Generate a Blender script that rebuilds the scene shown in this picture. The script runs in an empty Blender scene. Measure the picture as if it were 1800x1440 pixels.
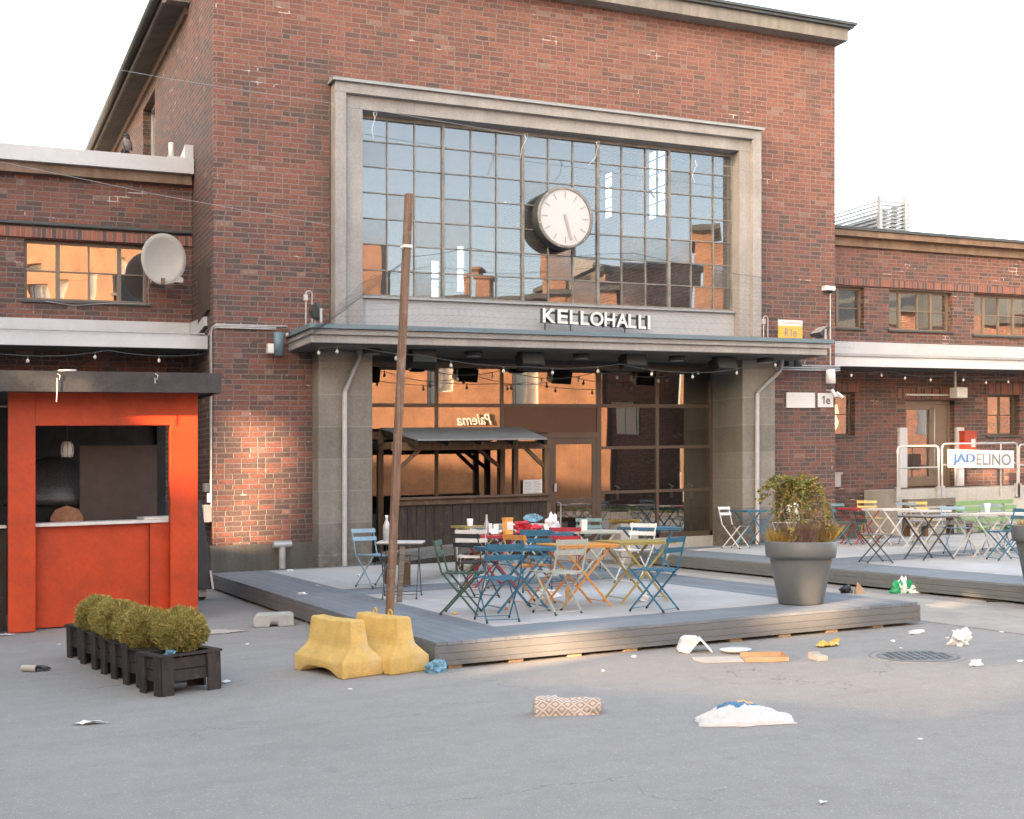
import bpy, math, random
from mathutils import Vector, Matrix, noise as mnoise
R = math.radians
random.seed(7)
SC = bpy.context.scene
# ------------------------------------------------------------ camera, sky, sun, exposure
F, HOR, EYE, K = 2162.0, 862.0, 1.74, 0.0264     # K: the street and the building rise 2.6 cm per metre to the right
YAW = R(25); S, C = math.sin(YAW), math.cos(YAW)
cd = bpy.data.cameras.new('camera'); cam = bpy.data.objects.new('camera', cd); SC.collection.objects.link(cam)
cam.location = (0, 0, EYE); cam.rotation_euler = (R(90), 0, -YAW)
cd.sensor_width = 36; cd.lens = 36 * F / 1800; cd.shift_y = (HOR - 720) / 1800
cd.clip_start = .1; cd.clip_end = 2000
SC.camera = cam
SUN_EL, SUN_D = R(8.0), Vector((.93, .37))       # the way the light travels over the ground
SKY_TINT = (1.0, .865, .685, 1)
w = bpy.data.worlds.new('World'); SC.world = w; w.use_nodes = True
nt = w.node_tree; sk = nt.nodes.new('ShaderNodeTexSky'); sk.sky_type = 'NISHITA'; sk.sun_disc = False
sk.sun_elevation = SUN_EL; sk.sun_rotation = math.atan2(-SUN_D.x, -SUN_D.y); sk.air_density = .6; sk.dust_density = 3.0; sk.ozone_density = .5
bg = nt.nodes['Background']; wt = nt.nodes.new('ShaderNodeMix'); wt.data_type = 'RGBA'; wt.blend_type = 'MULTIPLY'; wt.inputs[0].default_value = 1; wt.inputs[7].default_value = SKY_TINT
nt.links.new(sk.outputs[0], wt.inputs[6]); nt.links.new(wt.outputs[2], bg.inputs[0]); bg.inputs[1].default_value = .15
sd = bpy.data.lights.new('sun', 'SUN'); sun = bpy.data.objects.new('sun', sd); SC.collection.objects.link(sun)
sd.energy = 5.0; sd.angle = R(0.9); sd.color = (1, .64, .38)
dv = Vector((SUN_D.x, SUN_D.y, 0)).normalized() * math.cos(SUN_EL) + Vector((0, 0, -math.sin(SUN_EL)))
sun.rotation_euler = dv.to_track_quat('-Z', 'Y').to_euler()
vs = SC.view_settings; vs.view_transform = 'Standard'; vs.look = 'None'; vs.gamma = 1; vs.exposure = 3.85
SC.render.engine = 'CYCLES'; SC.cycles.max_bounces = 6; SC.cycles.transparent_max_bounces = 12
SC.cycles.caustics_reflective = False; SC.cycles.caustics_refractive = False
SC.cycles.use_denoising = True; SC.cycles.sample_clamp_indirect = 6

# ------------------------------------------------------------ where a pixel of the photograph lies
def G(px, py, h=0.):                              # on the sloping ground, or h above it
    r = (px - 900) / F; u = (py - HOR) / F; gx = r * C + S; gy = C - r * S
    Z = (EYE - h) / (u + K * gx); return gx * Z, gy * Z
def W(px, py, Y):                                 # on the vertical plane y = Y: x and height above the ground
    r = (px - 900) / F; u = (py - HOR) / F; gx = r * C + S; gy = C - r * S
    Z = Y / gy; return gx * Z, EYE - u * Z - K * gx * Z
def V(px, py, Y):
    a, b = W(px, py, Y); return (a, Y, b)
def SX(px, py, X):                                # on the vertical plane x = X: y and height above the ground
    r = (px - 900) / F; u = (py - HOR) / F; gx = r * C + S; gy = C - r * S
    Z = X / gx; return gy * Z, EYE - u * Z - K * X
def head(a, b):                                   # rotation that turns local +y towards camera-right a, camera-away b
    dx, dy = a * C + b * S, -a * S + b * C
    return math.atan2(-dx, dy)

# ------------------------------------------------------------ mesh builder
COL = SC.collection
class MB:
    def __init__(s): s.v = []; s.f = []; s.m = []; s.sm = []
    def add(s, vs, fs, m=0, smooth=False):
        n = len(s.v); s.v += [tuple(p) for p in vs]
        for f in fs: s.f.append([n + i for i in f]); s.m.append(m); s.sm.append(smooth)
        return s
    def box(s, x0, x1, y0, y1, z0, z1, m=0):
        if x0 > x1: x0, x1 = x1, x0
        if y0 > y1: y0, y1 = y1, y0
        if z0 > z1: z0, z1 = z1, z0
        v = [(x, y, z) for z in (z0, z1) for y in (y0, y1) for x in (x0, x1)]
        return s.add(v, [(0, 2, 3, 1), (4, 5, 7, 6), (0, 1, 5, 4), (2, 6, 7, 3), (0, 4, 6, 2), (1, 3, 7, 5)], m)
    def quad(s, a, b, c, d, m=0): return s.add([a, b, c, d], [(0, 1, 2, 3)], m)
    def tube(s, p, q, r, n=8, m=0, r2=None, caps=True):
        p, q = Vector(p), Vector(q); d = q - p
        if d.length < 1e-6: return s
        d.normalize(); a = d.orthogonal().normalized(); b = d.cross(a); r2 = r if r2 is None else r2
        vs = [p + (a * math.cos(t) + b * math.sin(t)) * r for t in [2 * math.pi * i / n for i in range(n)]]
        vs += [q + (a * math.cos(t) + b * math.sin(t)) * r2 for t in [2 * math.pi * i / n for i in range(n)]]
        fs = [(i, (i + 1) % n, n + (i + 1) % n, n + i) for i in range(n)]
        s.add(vs, fs, m, n > 5)
        if caps: s.add(vs, [tuple(range(n))[::-1], tuple(range(n, 2 * n))], m)
        return s
    def path(s, pts, r, n=6, m=0):
        pts = [Vector(p) for p in pts]; fr = []; N = len(pts); a = None
        for i in range(N):
            d = (pts[min(i + 1, N - 1)] - pts[max(i - 1, 0)]).normalized()
            a = d.orthogonal().normalized() if a is None else (a - d * a.dot(d)).normalized()
            fr.append((a, d.cross(a)))
        vs = []
        for i, p in enumerate(pts):
            a_, b_ = fr[i]; vs += [p + (a_ * math.cos(2 * math.pi * k / n) + b_ * math.sin(2 * math.pi * k / n)) * r for k in range(n)]
        fs = [(i * n + k, i * n + (k + 1) % n, (i + 1) * n + (k + 1) % n, (i + 1) * n + k) for i in range(N - 1) for k in range(n)]
        return s.add(vs, fs, m, n > 4)
    def bar(s, p, q, w_, h, m=0, up=(0, 0, 1)):     # rectangular bar, w_ sideways, h along up
        p, q = Vector(p), Vector(q); d = (q - p).normalized(); u = Vector(up)
        if abs(d.dot(u)) > .98: u = Vector((0, 1, 0))
        sd_ = d.cross(u).normalized() * w_ / 2; u = sd_.cross(d).normalized() * h / 2
        v = [p + a * sd_ + b * u for a, b in ((-1, -1), (1, -1), (1, 1), (-1, 1))] + [q + a * sd_ + b * u for a, b in ((-1, -1), (1, -1), (1, 1), (-1, 1))]
        return s.add(v, [(0, 1, 2, 3)[::-1], (4, 5, 6, 7), (0, 1, 5, 4), (1, 2, 6, 5), (2, 3, 7, 6), (3, 0, 4, 7)], m)
    def lathe(s, prof, c=(0, 0, 0), n=24, m=0, axis='z', smooth=True, a0=0):
        vs = []; c = Vector(c)
        for r, h in prof:
            for i in range(n):
                t = 2 * math.pi * i / n + a0; x, y = r * math.cos(t), r * math.sin(t)
                vs.append(c + (Vector((x, y, h)) if axis == 'z' else Vector((x, h, y)) if axis == 'y' else Vector((h, x, y))))
        fs = []
        for j in range(len(prof) - 1):
            for i in range(n):
                a, b, c_, d = j * n + i, j * n + (i + 1) % n, (j + 1) * n + (i + 1) % n, (j + 1) * n + i
                fs.append((a, b, c_, d) if axis != 'y' else (d, c_, b, a))
        s.add(vs, fs, m, smooth); return s
    def prism(s, poly, axis, a, b, m=0):            # 2-D outline pushed along an axis from a to b
        def p3(u, v, t): return {'x': (t, u, v), 'y': (u, t, v), 'z': (u, v, t)}[axis]
        n = len(poly); vs = [p3(u, v, a) for u, v in poly] + [p3(u, v, b) for u, v in poly]
        fs = [tuple(range(n)), tuple(range(n, 2 * n))[::-1]] + [(i, n + i, n + (i + 1) % n, (i + 1) % n) for i in range(n)]
        return s.add(vs, fs, m)
    def join(s, o, mat=None, m=None):
        vs = o.v if mat is None else [tuple(mat @ Vector(p)) for p in o.v]
        n = len(s.v); s.v += vs
        s.f += [[n + i for i in f] for f in o.f]; s.m += (o.m if m is None else [m] * len(o.f)); s.sm += o.sm; return s
    def build(s, name, mats, parent=None, org=None, shear=True, bevel=0, local=False):
        me = bpy.data.meshes.new(name)
        if not isinstance(mats, (list, tuple)): mats = [mats]
        for m_ in mats: me.materials.append(m_)
        if local: vs = s.v; loc = Vector(org) if org else Vector((0, 0, 0))
        else:
            vs = [Vector((x, y, z + (K * x if shear else 0))) for x, y, z in s.v]
            if parent is not None:
                base = Vector(parent.location)
                if parent.parent is not None: base = base + Vector(parent.parent.location)
                loc = Vector((0, 0, 0))
            else:
                if org is None:
                    xs, ys, zs = [p.x for p in vs], [p.y for p in vs], [p.z for p in vs]
                    org = ((min(xs) + max(xs)) / 2, (min(ys) + max(ys)) / 2, min(zs))
                base = loc = Vector(org)
            vs = [p - base for p in vs]
        me.from_pydata([tuple(p) for p in vs], [], s.f); 
        me.polygons.foreach_set('material_index', s.m); me.polygons.foreach_set('use_smooth', s.sm)
        me.validate(); me.update()
        import bmesh
        b_ = bmesh.new(); b_.from_mesh(me); bmesh.ops.recalc_face_normals(b_, faces=b_.faces); b_.to_mesh(me); b_.free()
        o = bpy.data.objects.new(name, me); COL.objects.link(o); o.location = loc
        if parent is not None: o.parent = parent
        if bevel:
            bm_ = o.modifiers.new('bevel', 'BEVEL'); bm_.width = bevel; bm_.segments = 2; bm_.limit_method = 'ANGLE'; bm_.angle_limit = R(40)
        return o
def tag(o, label=None, cat=None, group=None, kind=None):
    if label: o['label'] = label
    if cat: o['category'] = cat
    if group: o['group'] = group
    if kind: o['kind'] = kind
    return o
def empty(name, x, y, h=0., rz=0., label=None, cat=None, group=None):
    o = bpy.data.objects.new(name, None); COL.objects.link(o); o.location = (x, y, h + K * x); o.rotation_euler = (0, 0, rz)
    o.empty_display_size = .1
    return tag(o, label, cat, group)
KIDS = {}
def copy_tree(o, parent=None):
    c = o.copy(); COL.objects.link(c)
    if parent is not None: c.parent = parent
    for ch in [x for x in bpy.data.objects if x.parent == o]: copy_tree(ch, c)
    return c
_txt = {}
def text(s, size, extr=.0, bold=0., sx=1., shear=0.):     # letters as a mesh standing in the x-z plane, facing -y, left bottom at 0
    cu = bpy.data.curves.new('t', 'FONT'); cu.body = s; cu.size = size; cu.extrude = extr; cu.offset = bold; cu.shear = shear; cu.resolution_u = 4
    o = bpy.data.objects.new('t', cu); COL.objects.link(o); dg = bpy.context.evaluated_depsgraph_get(); dg.update()
    me = bpy.data.meshes.new_from_object(o.evaluated_get(dg)); bpy.data.objects.remove(o); 
    mb = MB(); mb.add([(v.co.x * sx, -v.co.z, v.co.y) for v in me.vertices], [tuple(p.vertices) for p in me.polygons]); return mb
def fit(mb, x0, x1, z0, z1, y):                    # scale letters into a rectangle
    xs = [p[0] for p in mb.v]; zs = [p[2] for p in mb.v]; a, b, c_, d = min(xs), max(xs), min(zs), max(zs)
    mb.v = [(x0 + (x - a) / (b - a) * (x1 - x0), y + yy, z0 + (z - c_) / (d - c_) * (z1 - z0)) for x, yy, z in mb.v]; return mb

# ------------------------------------------------------------ materials
class NT:
    def __init__(s, name):
        s.mat = bpy.data.materials.new(name); s.mat.use_nodes = True; s.t = s.mat.node_tree
        s.b = s.t.nodes['Principled BSDF']; s.out = s.t.nodes['Material Output']
    def n(s, typ, **kw):
        o = s.t.nodes.new(typ)
        for k, v in kw.items(): setattr(o, k, v)
        return o
    def L(s, a, b): s.t.links.new(a, b)
    def inp(s, node, i, v):
        if hasattr(v, 'links') or isinstance(v, bpy.types.NodeSocket): s.L(v, node.inputs[i])
        else: node.inputs[i].default_value = v
    def m(s, op, a, b=0., c=0., clamp=False):
        o = s.n('ShaderNodeMath', operation=op, use_clamp=clamp)
        for i, v in enumerate((a, b, c)): s.inp(o, i, v)
        return o.outputs[0]
    def mix(s, f, a, b, typ='MIX'):
        o = s.n('ShaderNodeMix', data_type='RGBA', blend_type=typ)
        s.inp(o, 0, f); s.inp(o, 6, a if not isinstance(a, tuple) else (*a[:3], 1)); s.inp(o, 7, b if not isinstance(b, tuple) else (*b[:3], 1))
        return o.outputs[2]
    def noise(s, scale, vec=None, detail=4, rough=.55, dist=0.):
        o = s.n('ShaderNodeTexNoise'); o.inputs['Scale'].default_value = scale; o.inputs['Detail'].default_value = detail
        o.inputs['Roughness'].default_value = rough; o.inputs['Distortion'].default_value = dist
        if vec is not None: s.L(vec, o.inputs[0])
        return o.outputs[0]
    def ramp(s, v, stops):
        o = s.n('ShaderNodeValToRGB'); s.L(v, o.inputs[0]); e = o.color_ramp.elements
        while len(e) < len(stops): e.new(.5)
        for i, (p, c_) in enumerate(stops):
            e[i].position = p; e[i].color = (*c_, 1) if isinstance(c_, tuple) else (c_, c_, c_, 1)
        return o.outputs[0]
    def pos(s): return s.n('ShaderNodeNewGeometry').outputs['Position']
    def obj(s): return s.n('ShaderNodeTexCoord').outputs['Object']
    def xyz(s, v):
        o = s.n('ShaderNodeSeparateXYZ'); s.L(v, o.inputs[0]); return o.outputs
    def vec(s, x, y, z=0.):
        o = s.n('ShaderNodeCombineXYZ')
        for i, v in enumerate((x, y, z)): s.inp(o, i, v)
        return o.outputs[0]
    def scl(s, v, k):
        o = s.n('ShaderNodeVectorMath', operation='MULTIPLY'); s.L(v, o.inputs[0]); o.inputs[1].default_value = k; return o.outputs[0]
    def bump(s, h, st=.3, d=.01):
        o = s.n('ShaderNodeBump'); o.inputs['Strength'].default_value = st; o.inputs['Distance'].default_value = d; s.L(h, o.inputs['Height'])
        s.L(o.outputs[0], s.b.inputs['Normal']); return o
    def col(s, v): s.inp(s.b, 'Base Color', v if not isinstance(v, tuple) else (*v[:3], 1)); return s
    def set(s, rough=.6, metal=0., spec=None):
        s.inp(s.b, 'Roughness', rough); s.b.inputs['Metallic'].default_value = metal
        if spec is not None: s.b.inputs['Specular IOR Level'].default_value = spec
        return s
def plain(name, c, rough=.6, metal=0., var=.12, scale=6., bump=.15, bd=.003, spec=None, coords='obj', stain=None):
    n = NT(name); p = n.obj() if coords == 'obj' else n.pos()
    a = n.noise(scale, p, 5, .6); b = n.noise(scale * 9, p, 3, .6)
    f = n.m('ADD', n.m('MULTIPLY', a, .7), n.m('MULTIPLY', b, .3))
    lo = tuple(max(0, x * (1 - var * 1.6)) for x in c); hi = tuple(min(1, x * (1 + var * 1.6)) for x in c)
    cl = n.ramp(f, [(.32, lo), (.68, hi)])
    if stain:
        st = n.ramp(n.noise(scale * .6, p, 6, .7), [(.52, 0.), (.68, 1.)]); cl = n.mix(n.m('MULTIPLY', st, stain[1]), cl, stain[0])
    n.col(cl); n.set(rough, metal, spec)
    if bump: n.bump(n.m('ADD', b, a), bump, bd)
    return n.mat
M = {}
def brick(name, tone=0., low=None):
    """brickwork laid two stretchers and a header; bricks of several firings, mortar recessed"""
    n = NT(name); x, y, z = n.xyz(n.pos())
    u = n.m('ADD', x, y); v = n.m('SUBTRACT', z, n.m('MULTIPLY', x, K))
    wob = n.m('MULTIPLY', n.m('SUBTRACT', n.noise(3., n.pos(), 2), .5), .012)
    rv = n.m('DIVIDE', n.m('ADD', v, wob), .0905); row = n.m('FLOOR', rv); fv = n.m('FRACT', rv)
    wn = n.n('ShaderNodeTexWhiteNoise', noise_dimensions='1D'); n.L(row, wn.inputs['W'])
    P_ = .71; uo = n.m('ADD', n.m('ADD', u, 200.), n.m('MULTIPLY', n.m('FLOOR', n.m('MULTIPLY', wn.outputs[0], 5.)), .135))
    q = n.m('DIVIDE', uo, P_); cell = n.m('FLOOR', q); t = n.m('MULTIPLY', n.m('FRACT', q), P_)
    wh = n.m('ADD', n.m('GREATER_THAN', t, .284), n.m('GREATER_THAN', t, .568))
    d = n.m('MINIMUM', n.m('MINIMUM', t, n.m('ABSOLUTE', n.m('SUBTRACT', t, .284))), n.m('MINIMUM', n.m('ABSOLUTE', n.m('SUBTRACT', t, .568)), n.m('SUBTRACT', P_, t)))
    dv_ = n.m('MULTIPLY', n.m('MINIMUM', fv, n.m('SUBTRACT', 1., fv)), .0905)
    e = n.m('MINIMUM', d, dv_); e = n.m('ADD', e, n.m('MULTIPLY', n.m('SUBTRACT', n.noise(38., n.pos(), 3), .5), .012))
    mask = n.m('MULTIPLY', n.m('SUBTRACT', e, .0078), 300., clamp=True)           # 1 on brick, 0 in the joint
    r1 = n.n('ShaderNodeTexWhiteNoise', noise_dimensions='3D'); n.L(n.vec(n.m('ADD', n.m('MULTIPLY', cell, 3.), wh), row, 3.), r1.inputs[0])
    rc = n.xyz(r1.outputs['Color'])
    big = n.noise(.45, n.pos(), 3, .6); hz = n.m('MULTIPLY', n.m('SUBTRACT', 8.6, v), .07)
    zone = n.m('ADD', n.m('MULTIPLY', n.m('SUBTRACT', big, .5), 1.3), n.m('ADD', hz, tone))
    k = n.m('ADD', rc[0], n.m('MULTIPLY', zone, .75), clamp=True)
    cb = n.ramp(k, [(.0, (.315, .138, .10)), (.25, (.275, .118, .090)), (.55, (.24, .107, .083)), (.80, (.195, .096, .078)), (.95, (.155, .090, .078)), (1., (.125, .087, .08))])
    rare = n.m('GREATER_THAN', rc[1], .975); cb = n.mix(rare, cb, (.30, .19, .155))
    fine = n.noise(26., n.pos(), 6, .65); streak = n.noise(9., n.scl(n.pos(), (1., 1., .22)), 4)
    cb = n.mix(n.ramp(fine, [(.38, .75), (.62, 0.)]), cb, n.mix(1., cb, (.45, .45, .47), 'MULTIPLY'))
    cb = n.mix(n.m('MULTIPLY', n.ramp(streak, [(.45, 0.), (.75, 1.)]), .35), cb, (.13, .085, .075))
    mo = n.ramp(n.m('ADD', n.m('MULTIPLY', zone, .6), n.m('MULTIPLY', n.noise(5., n.pos(), 5), .6)), [(.12, (.285, .222, .20)), (.42, (.235, .20, .188)), (.8, (.18, .165, .160))])
    wl = n.m('MULTIPLY', n.m('GREATER_THAN', n.noise(.9, n.scl(n.pos(), (1., 1., 2.6)), 5, .7), .635), n.m('GREATER_THAN', n.noise(4., n.pos(), 2), .5))
    mo = n.mix(wl, mo, (.60, .59, .57))
    grime = n.m('MULTIPLY', n.ramp(n.noise(1.4, n.scl(n.pos(), (1., 1., .16)), 5, .65), [(.52, 0.), (.72, 1.)]), .38)
    n.col(n.mix(grime, n.mix(mask, mo, cb), (.105, .085, .08))); n.set(n.m('ADD', .72, n.m('MULTIPLY', fine, .2)), spec=.3)
    h = n.m('ADD', n.m('MULTIPLY', n.m('MULTIPLY', e, 120., clamp=True), .8), n.m('ADD', n.m('MULTIPLY', fine, .25), n.m('MULTIPLY', rc[2], .3)))
    n.bump(h, .9, .012); return n.mat
M['brick'] = brick('red_brick', .0); M['brick_side'] = brick('shaded_grey_brick', .62); M['brick_wing'] = brick('red_brick_wing', .05)  # side wall: greyer weathered bricks, with its shade darkened into the tone
def soldier(name):                                  # bricks standing on end over the windows
    n = NT(name); x, y, z = n.xyz(n.pos()); q = n.m('DIVIDE', n.m('ADD', n.m('ADD', x, y), 200.), .085); c = n.m('FLOOR', q); f = n.m('FRACT', q)
    e = n.m('MINIMUM', f, n.m('SUBTRACT', 1., f)); mask = n.m('MULTIPLY', n.m('SUBTRACT', e, .07), 20., clamp=True)
    wn = n.n('ShaderNodeTexWhiteNoise', noise_dimensions='1D'); n.L(c, wn.inputs['W'])
    cb = n.ramp(wn.outputs[0], [(0., (.34, .11, .07)), (.4, (.24, .09, .065)), (.7, (.12, .072, .065)), (1., (.09, .065, .065))])
    n.col(n.mix(mask, (.24, .20, .18), cb)); n.set(.8); n.bump(n.m('ADD', mask, n.noise(30., n.pos())), .6, .008); return n.mat
M['soldier'] = soldier('soldier_course_brick')
def concrete(name, c, joints=False, streaks=.5, rough=.85):
    n = NT(name); p = n.pos(); x, y, z = n.xyz(p)
    a = n.noise(1.6, p, 6, .6); b = n.noise(22., p, 5, .65); st = n.noise(5., n.scl(p, (1., 1., .07)), 5, .6)
    f = n.m('ADD', n.m('MULTIPLY', a, .5), n.m('MULTIPLY', b, .5))
    cl = n.ramp(f, [(.3, tuple(k * .72 for k in c)), (.7, tuple(k * 1.22 for k in c))])
    cl = n.mix(n.m('MULTIPLY', n.ramp(st, [(.4, 0.), (.7, 1.)]), streaks), cl, tuple(k * .5 for k in c))
    pit = n.m('GREATER_THAN', n.noise(14., p, 2), .74); cl = n.mix(n.m('MULTIPLY', pit, .6), cl, tuple(k * .4 for k in c))
    h = n.m('ADD', b, n.m('MULTIPLY', pit, -.5))
    if joints:
        v = n.m('SUBTRACT', z, n.m('MULTIPLY', x, K)); q = n.m('FRACT', n.m('DIVIDE', n.m('ADD', v, .12), .56)); r_ = n.m('FLOOR', n.m('DIVIDE', n.m('ADD', v, .12), .56))
        wn = n.n('ShaderNodeTexWhiteNoise', noise_dimensions='1D'); n.L(r_, wn.inputs['W'])
        cl = n.mix(1., cl, n.ramp(wn.outputs[0], [(0., .86), (1., 1.1)]), 'MULTIPLY')
        cl = n.mix(n.m('MULTIPLY', n.m('LESS_THAN', q, .012), .6), cl, (.42, .41, .39))
        low = n.m('MULTIPLY', n.m('SUBTRACT', 1.1, v), .9, clamp=True); cl = n.mix(n.m('MULTIPLY', n.m('MULTIPLY', low, n.ramp(n.noise(7., p, 5), [(.4, 0.), (.6, 1.)])), .75), cl, tuple(k * .3 for k in c))
    n.col(cl); n.set(rough, spec=.25); n.bump(h, .5, .006); return n.mat
M['concrete'] = concrete('aged_concrete', (.345, .338, .337), streaks=.28); M['pillar'] = concrete('pillar_concrete', (.235, .225, .205), joints=True, streaks=.3)
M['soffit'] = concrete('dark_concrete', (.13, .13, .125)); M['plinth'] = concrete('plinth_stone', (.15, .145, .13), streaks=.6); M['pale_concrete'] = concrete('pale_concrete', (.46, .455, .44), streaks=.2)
M['cornice'] = concrete('cornice_concrete', (.235, .225, .215)); M['ledge'] = concrete('stained_ledge', (.25, .175, .13), streaks=.7)
M['white_metal'] = plain('white_sheet_metal', (.54, .56, .59), .45, var=.06, scale=1.5, bump=.03, coords='pos')
M['grey_metal'] = plain('grey_sheet_metal', (.30, .32, .34), .4, var=.08, scale=2, bump=.03, coords='pos')
M['dark_metal'] = plain('dark_roof_metal', (.06, .068, .072), .5, var=.15, scale=2, bump=.05, coords='pos')
M['blue_cap'] = plain('blue_grey_flashing', (.13, .19, .23), .5, var=.1, scale=2, bump=.03, coords='pos')
M['spandrel'] = plain('painted_spandrel', (.37, .385, .41), .55, var=.07, scale=1.2, bump=.04, coords='pos')
M['steel'] = plain('steel_glazing_bar', (.20, .20, .195), .5, var=.25, scale=5, bump=.1, coords='pos', stain=((.26, .19, .15), .5))
M['brown_frame'] = plain('brown_aluminium', (.085, .062, .048), .38, var=.08, scale=2, bump=.0, coords='pos')
M['beige_frame'] = plain('beige_brown_paint', (.20, .155, .115), .5, var=.08, scale=3, bump=.05, coords='pos')
M['galv'] = plain('galvanised_pipe', (.46, .47, .48), .38, .3, var=.12, scale=8, bump=.03)
M['pipe'] = plain('painted_downpipe', (.44, .445, .45), .45, var=.1, scale=5, bump=.03)
M['white'] = plain('white_plastic', (.74, .74, .73), .45, var=.05, scale=6, bump=.02); M['offwhite'] = plain('worn_white_paint', (.66, .66, .64), .5, var=.1, scale=12, bump=.05)
M['black'] = plain('black_plastic', (.022, .024, .025), .45, var=.2, bump=.03); M['charcoal'] = plain('charcoal_metal', (.05, .06, .065), .5, var=.15, bump=.03)
M['dish'] = plain('dish_paint', (.47, .47, .455), .5, var=.05, scale=5, bump=.02)
def glass(name, refl, tint=(.5, .55, .55), rough=.0, wav=.0, ws=1.2, dirt=.1, gcol=(.9, .95, 1.)):
    n = NT(name); n.t.nodes.remove(n.b)
    tr = n.n('ShaderNodeBsdfTransparent'); tr.inputs[0].default_value = (*tint, 1)
    gl = n.n('ShaderNodeBsdfAnisotropic') if False else n.n('ShaderNodeBsdfGlossy'); gl.inputs['Roughness'].default_value = rough; gl.inputs[0].default_value = (*gcol, 1)
    df = n.n('ShaderNodeBsdfDiffuse'); df.inputs[0].default_value = (.36, .37, .385, 1)
    lw = n.n('ShaderNodeLayerWeight'); lw.inputs[0].default_value = .25
    fr = n.m('ADD', refl, n.m('MULTIPLY', lw.outputs[0], .5), clamp=True)
    m1 = n.n('ShaderNodeMixShader'); n.L(fr, m1.inputs[0]); n.L(tr.outputs[0], m1.inputs[1]); n.L(gl.outputs[0], m1.inputs[2])
    dm = n.m('MULTIPLY', n.ramp(n.noise(1.3, n.pos(), 6, .7), [(.35, .15), (.75, 1.)]), dirt)
    m2 = n.n('ShaderNodeMixShader'); n.L(dm, m2.inputs[0]); n.L(m1.outputs[0], m2.inputs[1]); n.L(df.outputs[0], m2.inputs[2])
    if wav:
        bp = n.n('ShaderNodeBump'); bp.inputs['Strength'].default_value = 1; bp.inputs['Distance'].default_value = wav
        n.L(n.noise(ws, n.pos(), 1, .4), bp.inputs['Height']); n.L(bp.outputs[0], gl.inputs['Normal'])
    n.L(m2.outputs[0], n.out.inputs[0]); return n.mat
M['glass_old'] = glass('old_window_glass', .25, (.86, .88, .88), .0, .0006, 1.6, .20, (.76, .78, .83)); M['glass_dirty'] = glass('dusty_window_glass', .22, (.7, .74, .74), .10, .0008, 1.5, .40, (.74, .76, .80))
M['glass_new'] = glass('shop_glass', .26, (.35, .38, .36), .0, .0012, .9, .05, (1., .93, .85)); M['glass_wing'] = glass('wing_window_glass', .36, (.5, .5, .48), .0, .003, 1.3, .1, (1., .95, .9))
def asphalt():
    n = NT('asphalt'); p = n.pos(); a = n.noise(.35, p, 5, .6); b = n.noise(180., p, 3, .7); c = n.noise(5., p, 5, .65)
    vo = n.n('ShaderNodeTexVoronoi'); vo.inputs['Scale'].default_value = 160.; n.L(p, vo.inputs[0]); wc = n.xyz(vo.outputs['Color'])
    base = n.ramp(n.m('ADD', n.m('MULTIPLY', a, .5), n.m('MULTIPLY', c, .5)), [(.30, (.30, .284, .267)), (.70, (.39, .37, .35))])
    base = n.mix(n.ramp(b, [(.35, .55), (.6, 0.)]), base, (.20, .195, .19)); base = n.mix(n.m('GREATER_THAN', wc[0], .975), base, (.46, .45, .43))
    tm = n.ramp(n.noise(.8, n.scl(p, (.35, 2.2, 1.)), 5, .6), [(.50, 0.), (.72, 1.)]); base = n.mix(n.m('MULTIPLY', tm, .22), base, (.19, .185, .18)); sp = n.ramp(n.noise(2.6, p, 2, .5), [(.71, 0.), (.75, 1.)]); base = n.mix(n.m('MULTIPLY', sp, .25), base, (.17, .165, .16))
    pt = n.ramp(n.noise(1.1, n.scl(p, (1., 2.4, 1.)), 3, .5), [(.70, 0.), (.735, 1.)]); base = n.mix(n.m('MULTIPLY', pt, .45), base, (.20, .20, .205))
    vc = n.n('ShaderNodeTexVoronoi'); vc.feature = 'DISTANCE_TO_EDGE'; vc.inputs['Scale'].default_value = .42
    wv = n.n('ShaderNodeVectorMath', operation='ADD'); n.L(p, wv.inputs[0]); ns = n.n('ShaderNodeTexNoise'); ns.inputs['Scale'].default_value = 2.2; ns.inputs['Detail'].default_value = 6; n.L(p, ns.inputs[0])
    sc = n.n('ShaderNodeVectorMath', operation='SCALE'); n.L(ns.outputs['Color'], sc.inputs[0]); sc.inputs['Scale'].default_value = .9; n.L(sc.outputs[0], wv.inputs[1]); n.L(wv.outputs[0], vc.inputs[0])
    cr = n.m('MULTIPLY', n.m('LESS_THAN', vc.outputs['Distance'], .0022), n.ramp(n.noise(.5, p, 3), [(.50, 0.), (.62, .6)]))
    base = n.mix(cr, base, (.12, .12, .12)); n.col(base); n.set(.9, spec=.2)
    n.bump(n.m('SUBTRACT', n.m('ADD', b, n.m('MULTIPLY', c, .6)), cr), .6, .006); return n.mat
M['asphalt'] = asphalt()
M['path'] = plain('worn_concrete_path', (.36, .34, .31), .9, var=.12, scale=2, bump=.3, coords='pos')
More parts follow.
